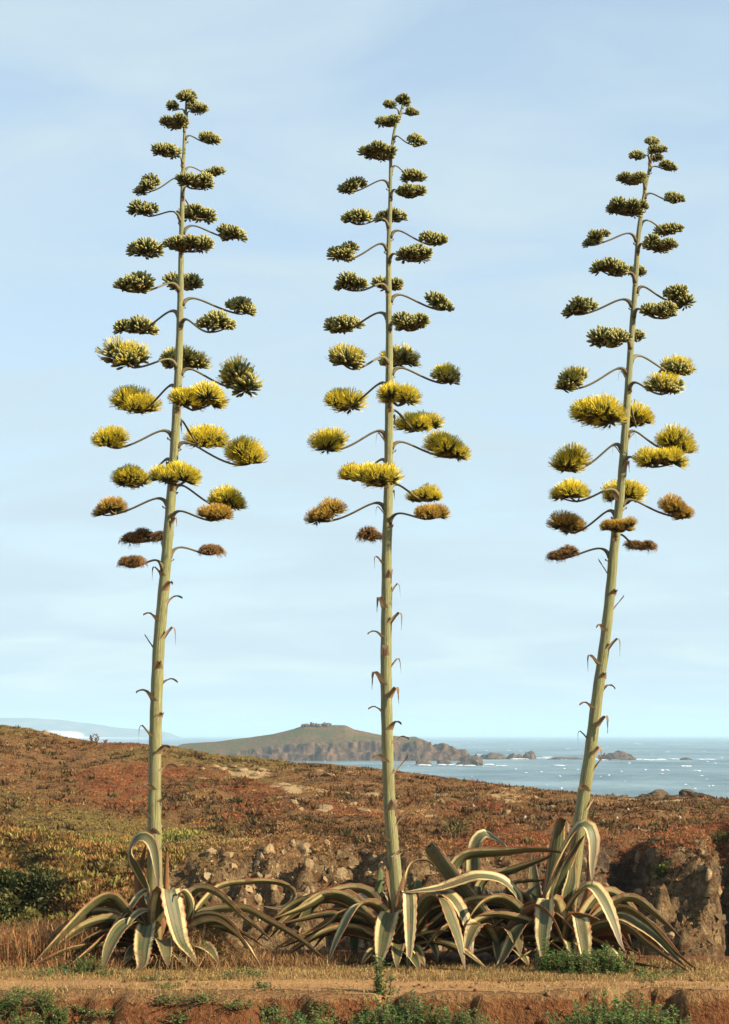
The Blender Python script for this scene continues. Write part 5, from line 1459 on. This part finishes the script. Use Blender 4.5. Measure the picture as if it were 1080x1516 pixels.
for i, (px, py, rpx, rpy, cols, lab) in enumerate((
    (12, 1335, 56, 54, GR, 'dark green shrub highest on the gully side by the outermost agave leaves'),
    (66, 1318, 42, 42, GR, 'dark green shrub beside a streak of bare pale rock'),
    (38, 1384, 44, 34, OL, 'olive shrub low on the gully side under the dark green shrubs'),
    (95, 1390, 34, 30, OL, 'olive shrub showing over the long arching agave leaf'),
    (135, 1382, 30, 34, OL, 'olive shrub framed under the arch of the long agave leaf'),
    (178, 1350, 26, 30, OL, 'yellowish shrub right beside the stalk of the tallest agave'),
    (262, 1345, 24, 22, OL, 'small yellowish shrub just past the stalk of the tallest agave'),
    (8, 1408, 34, 24, RU, 'rusty shrub at the rim beyond the agave leaf tips'),
    (150, 1290, 26, 18, RU, 'rusty shrub on top of the rock streak'),
    (985, 1285, 14, 11, [(0.13, 0.15, 0.03), (0.18, 0.17, 0.04)], 'bright green tuft alone on the dark rock face'),
    (1072, 1240, 20, 13, [(0.11, 0.12, 0.03), (0.15, 0.12, 0.035)], 'green shrub on the brow above the ravine'))):
    p = ray_ground(px, py + rpy * 0.5, 18.5)
    sc = p.y / F
    rt = empty('shrub', p)
    tag(rt, lab, 'shrub')
    me = shrub_mesh(rpx * sc, rpx * sc * .8, rpy * sc * 1.3, int(500 + 1.6 * rpx * rpy), 0.075 if rpx > 20 else 0.05, cols, 700 + i)
    link('crown', me, rt, M['shrub'], p - Vector((0, 0, .05)))
    V, fs = [], []
    q = random.Random(i)
    for s_ in range(5):
        e = Vector((q.uniform(-.5, .5) * rpx * sc, q.uniform(-.5, .5) * rpx * sc, rpy * sc * .8))
        v2, f2, _ = tube([Vector((0, 0, -.1)), e * .5, e], [.02, .014, .006], 5)
        b0 = len(V); V += v2; fs += [[k + b0 for k in z] for z in f2]
    link('stem', mesh_np('stem', np.array([z[:] for z in V]), fs), rt, M['twig'], p)

# scrub that clothes the gully side under the shrubs
r = np.random.default_rng(17)
k = 5200
y = r.uniform(24.0, 30.5, k); x = -2.9 - np.abs(r.normal(0, 1.6, k))
x = np.where(x < -6.6, r.uniform(-6.6, -3, k), x)
dn = fbm(x * 1.1, y * 1.1, 3, 151)
kp = dn > -0.28 + 0.5 * sstep(-3.6, -2.9, x) * r.uniform(0, 1, k)
x, y, dn = x[kp], y[kp], dn[kp]; k = len(x)
pcs = np.array([(0.20, 0.17, 0.040), (0.24, 0.125, 0.038), (0.070, 0.085, 0.024), (0.13, 0.066, 0.024), (0.23, 0.21, 0.052)])
zone = fbm(x * .7 + 4, y * .7, 3, 153)
ci = np.where(zone > .12, r.choice([0, 2, 4], k, p=[.45, .3, .25]), r.choice([1, 3, 0], k, p=[.45, .3, .25]))
v, f, cc = tri_tufts(ground_pts(x, y), r.uniform(.16, .36, k), r.uniform(.035, .095, k), 44, pcs[ci] * 1.15, 19, .75, .26)
tag(link('gully_scrub', mesh_np('gully_scrub', v, f, False, cc), None, M['heath']), 'olive and rusty scrub covering the side of the gully', 'scrub', kind='stuff')
# rubble and broken stone on the gully walls
k = 5200
y = r.uniform(24.2, 30.0, k); x = r.uniform(-6.4, 6.4, k)
e_ = .06; z0 = terrain(x, y)
sl2 = np.hypot(terrain(x + e_, y) - z0, terrain(x, y + e_) - z0) / e_
kp = (sl2 > .45) & ((x > -3.2) | (r.uniform(size=k) < .15))
x, y, z0 = x[kp], y[kp], z0[kp]; k = len(x)
cube = np.array([(-1, -1, -1), (1, -1, -1), (1, 1, -1), (-1, 1, -1), (-.7, -.7, 1), (.7, -.8, 1), (.8, .7, .8), (-.7, .8, .9)], float)
cf = np.array([(0, 3, 2, 1), (4, 5, 6, 7), (0, 1, 5, 4), (1, 2, 6, 5), (2, 3, 7, 6), (3, 0, 4, 7)])
V_ = cube[None] * (1 + .35 * r.normal(size=(k, 8, 3)))
ssz = .012 + .045 * r.uniform(size=(k, 1, 1)) ** 2.5
V_ = V_ * ssz * np.array([1.2, 1.0, .8])
an = r.uniform(0, 3.14, k); ca, sa = np.cos(an)[:, None], np.sin(an)[:, None]
V_ = np.stack([V_[..., 0] * ca - V_[..., 1] * sa, V_[..., 0] * sa + V_[..., 1] * ca, V_[..., 2]], -1)
til = r.normal(0, .5, k); ct, st_ = np.cos(til)[:, None], np.sin(til)[:, None]
V_ = np.stack([V_[..., 0] * ct - V_[..., 2] * st_, V_[..., 1], V_[..., 0] * st_ + V_[..., 2] * ct], -1)
V_ = V_ + np.stack([x, y, z0 - .35 * ssz[:, 0, 0]], -1)[:, None, :]
Fq = (cf[None] + (np.arange(k) * 8)[:, None, None]).reshape(-1, 4)
rc = np.array([(.28, .19, .095), (.20, .125, .06), (.12, .07, .035), (.38, .28, .15)])[r.choice(4, k, p=[.3, .38, .22, .10])]
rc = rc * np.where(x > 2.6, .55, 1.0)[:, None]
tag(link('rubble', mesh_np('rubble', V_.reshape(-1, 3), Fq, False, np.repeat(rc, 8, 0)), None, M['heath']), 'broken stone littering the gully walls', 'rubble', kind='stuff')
# loose pebbles on the path and the bank
kb = 420
xb = r.uniform(-3.2, 3.2, kb); yb_ = r.uniform(13.6, 15.6, kb); zb = terrain(xb, yb_)
sb = .005 + .016 * r.uniform(size=(kb, 1, 1)) ** 3
Vb = cube[None] * (1 + .3 * r.normal(size=(kb, 8, 3))) * sb * np.array([1.2, 1.1, .7]) + np.stack([xb, yb_, zb + .004], -1)[:, None, :]
Fb = (cf[None] + (np.arange(kb) * 8)[:, None, None]).reshape(-1, 4)
cb = np.array([(.22, .12, .055), (.16, .075, .034), (.27, .18, .095)])[r.integers(0, 3, kb)]
tag(link('pebbles', mesh_np('pebbles', Vb.reshape(-1, 3), Fb, True, np.repeat(cb, 8, 0)), None, M['heath']), 'loose pebbles scattered on the path and bank', 'pebbles', kind='stuff')
# straw litter lying on the bank
k = 2600
x = r.uniform(-3.2, 3.2, k); y = r.uniform(13.5, 14.6, k)
kp = fbm(x * 1.5, y * 2.5, 3, 155) + .25 * sstep(.5, -1.5, x) > r.uniform(-.1, .6, k)
x, y = x[kp], y[kp]
blades('straw_litter', 'loose straw strewn over the earth bank below the path', 'straw', ground_pts(x, y), r.uniform(.03, .10, len(x)), pc[r.choice(4, len(x))], 23, 1.6, .0035)

# ------------------------------------------------------------------ loose rocks on hill and gully wall
rq = random.Random(88)
def put_rock(px, py, wpx, hpx, seed, lab, grp, mat='rock', ymin=18.5):
    p = ray_ground(px, py, ymin)
    s = p.y / F
    me = rock_mesh('rock', wpx * s * .6, wpx * s * .45, hpx * s * .75, seed, 2, 0.3)
    o = link('rock', me, None, M[mat], p)
    o.rotation_euler = (rq.uniform(-.3, .3), rq.uniform(-.45, .45), rq.uniform(0, 3))
    tag(o, lab, 'rock', grp)
for i in range(46):
    if i < 26: px, py = rq.gauss(420, 75), rq.uniform(1242, 1345)
    elif i < 34: px, py = rq.uniform(105, 200), rq.uniform(1285, 1375)
    else: px, py = rq.uniform(930, 1078), rq.uniform(1262, 1400)
    lab, g = (('pale angular rock jutting from the gully wall behind the agaves', 'pale rocks in the gully wall') if i < 26 else
              ('narrow pale rock standing out of the scrubby gully side', 'rocks in the scrubby gully side') if i < 34 else
              ('brown rock lodged in the ravine beyond the leaning agave', 'rocks in the ravine'))
    w_, h_ = rq.uniform(8, 20), rq.uniform(7, 18)
    if i < 26:
        lab = ('large' if w_ > 14 else 'small') + (' upright' if h_ > w_ else ' flat') + ' pale rock ' + ('high' if py < 1285 else 'low') + ' on the gully wall ' + (
            'beside the tallest agave' if px < 345 else 'over the long curling leaf' if px < 400 else 'near the bend of the curling leaf' if px < 450 else 'near the upright stalk')
    elif i >= 34:
        lab = ('large' if w_ > 14 else 'small') + (' upright' if h_ > w_ else ' flat') + ' brown rock ' + ('high' if py < 1330 else 'low') + ' in the ravine beyond the leaning agave'
    else:
        lab = ('broad' if w_ > h_ else 'narrow') + ' pale rock ' + ('high' if py < 1330 else 'low') + ' on the scrubby gully side'
    put_rock(px, py, w_, h_, 400 + i, lab, g)
for i, (px, py, w_, h_) in enumerate(((360, 1141, 24, 6), (378, 1147, 22, 6), (330, 1139, 14, 5), (345, 1136, 16, 4), (300, 1139, 9, 4), (489, 1148, 26, 5), (435, 1190, 14, 12), (445, 1199, 10, 6),
                                     (520, 1193, 20, 6), (540, 1200, 26, 6), (505, 1188, 12, 4), (655, 1188, 10, 5), (700, 1195, 10, 7), (752, 1205, 14, 10), (765, 1199, 9, 5), (68, 1088, 9, 9), (5, 1105, 12, 5),
                                     (690, 1196, 8, 4), (730, 1175, 10, 3), (820, 1160 + 35, 10, 3))):
    put_rock(px, py, w_, h_, 460 + i, 'flat pale rock lying bare in the brown heath of the hillside', 'pale rocks on the hillside', 'rock', 30)
for i, (px, py, w_) in enumerate(((893, 1217, 5), (914, 1213, 5), (1006, 1212, 6), (945, 1226, 4), (930, 1200, 5), (778, 1211, 5), (965, 1222, 4), (700, 1165 + 20, 4), (163, 1271, 7), (812, 1196, 4))):
    put_rock(px, py, w_, w_, 490 + i, 'small white stone shining on the brown heath', 'small white stones', 'white', 24)
for i in range(9):
    px = 925 + i * 18 + rq.uniform(-6, 6)
    x = (px - CX) / F * 58.8
    me = rock_mesh('rock', rq.uniform(.25, .5), .4, rq.uniform(.12, .22), 520 + i, 3, .35)
    o = link('rock', me, None, M['searock'], (x, 58.8 + rq.uniform(-.6, .6), gz(x, 58.8) + .02))
    tag(o, 'dark rock on the low cliff edge above the sea', 'rock', 'dark rocks along the cliff edge')

# dry stalks on the skyline
for i, (px, py, h_) in enumerate(((136, 1101, 17), (143, 1101, 19), (156, 1102, 11))):
    x = (px - CX) / F * 58.0
    b = Vector((x, 58.0, gz(x, 58.0) - .03))
    V, fs = [], []
    q = random.Random(50 + i)
    hm = h_ / F * 58
    for s_ in range(7):
        t0 = q.uniform(0, .6)
        v2, f2, _ = tube([Vector((0, 0, hm * t0)), Vector((q.uniform(-.05, .05), 0, hm * (t0 + .2))), Vector((q.uniform(-.09, .09), q.uniform(-.05, .05), hm * min(1, t0 + .45)))], [.012, .012, .02], 5)
        b0 = len(V); V += v2; fs += [[k + b0 for k in z] for z in f2]
    o = link('dry_plant', mesh_np('dry_plant', np.array([z[:] for z in V]), fs), None, M['twig'], b)
    tag(o, 'dry seed stalk standing up against the sea on the hill skyline', 'plant', 'dry stalks on the skyline')
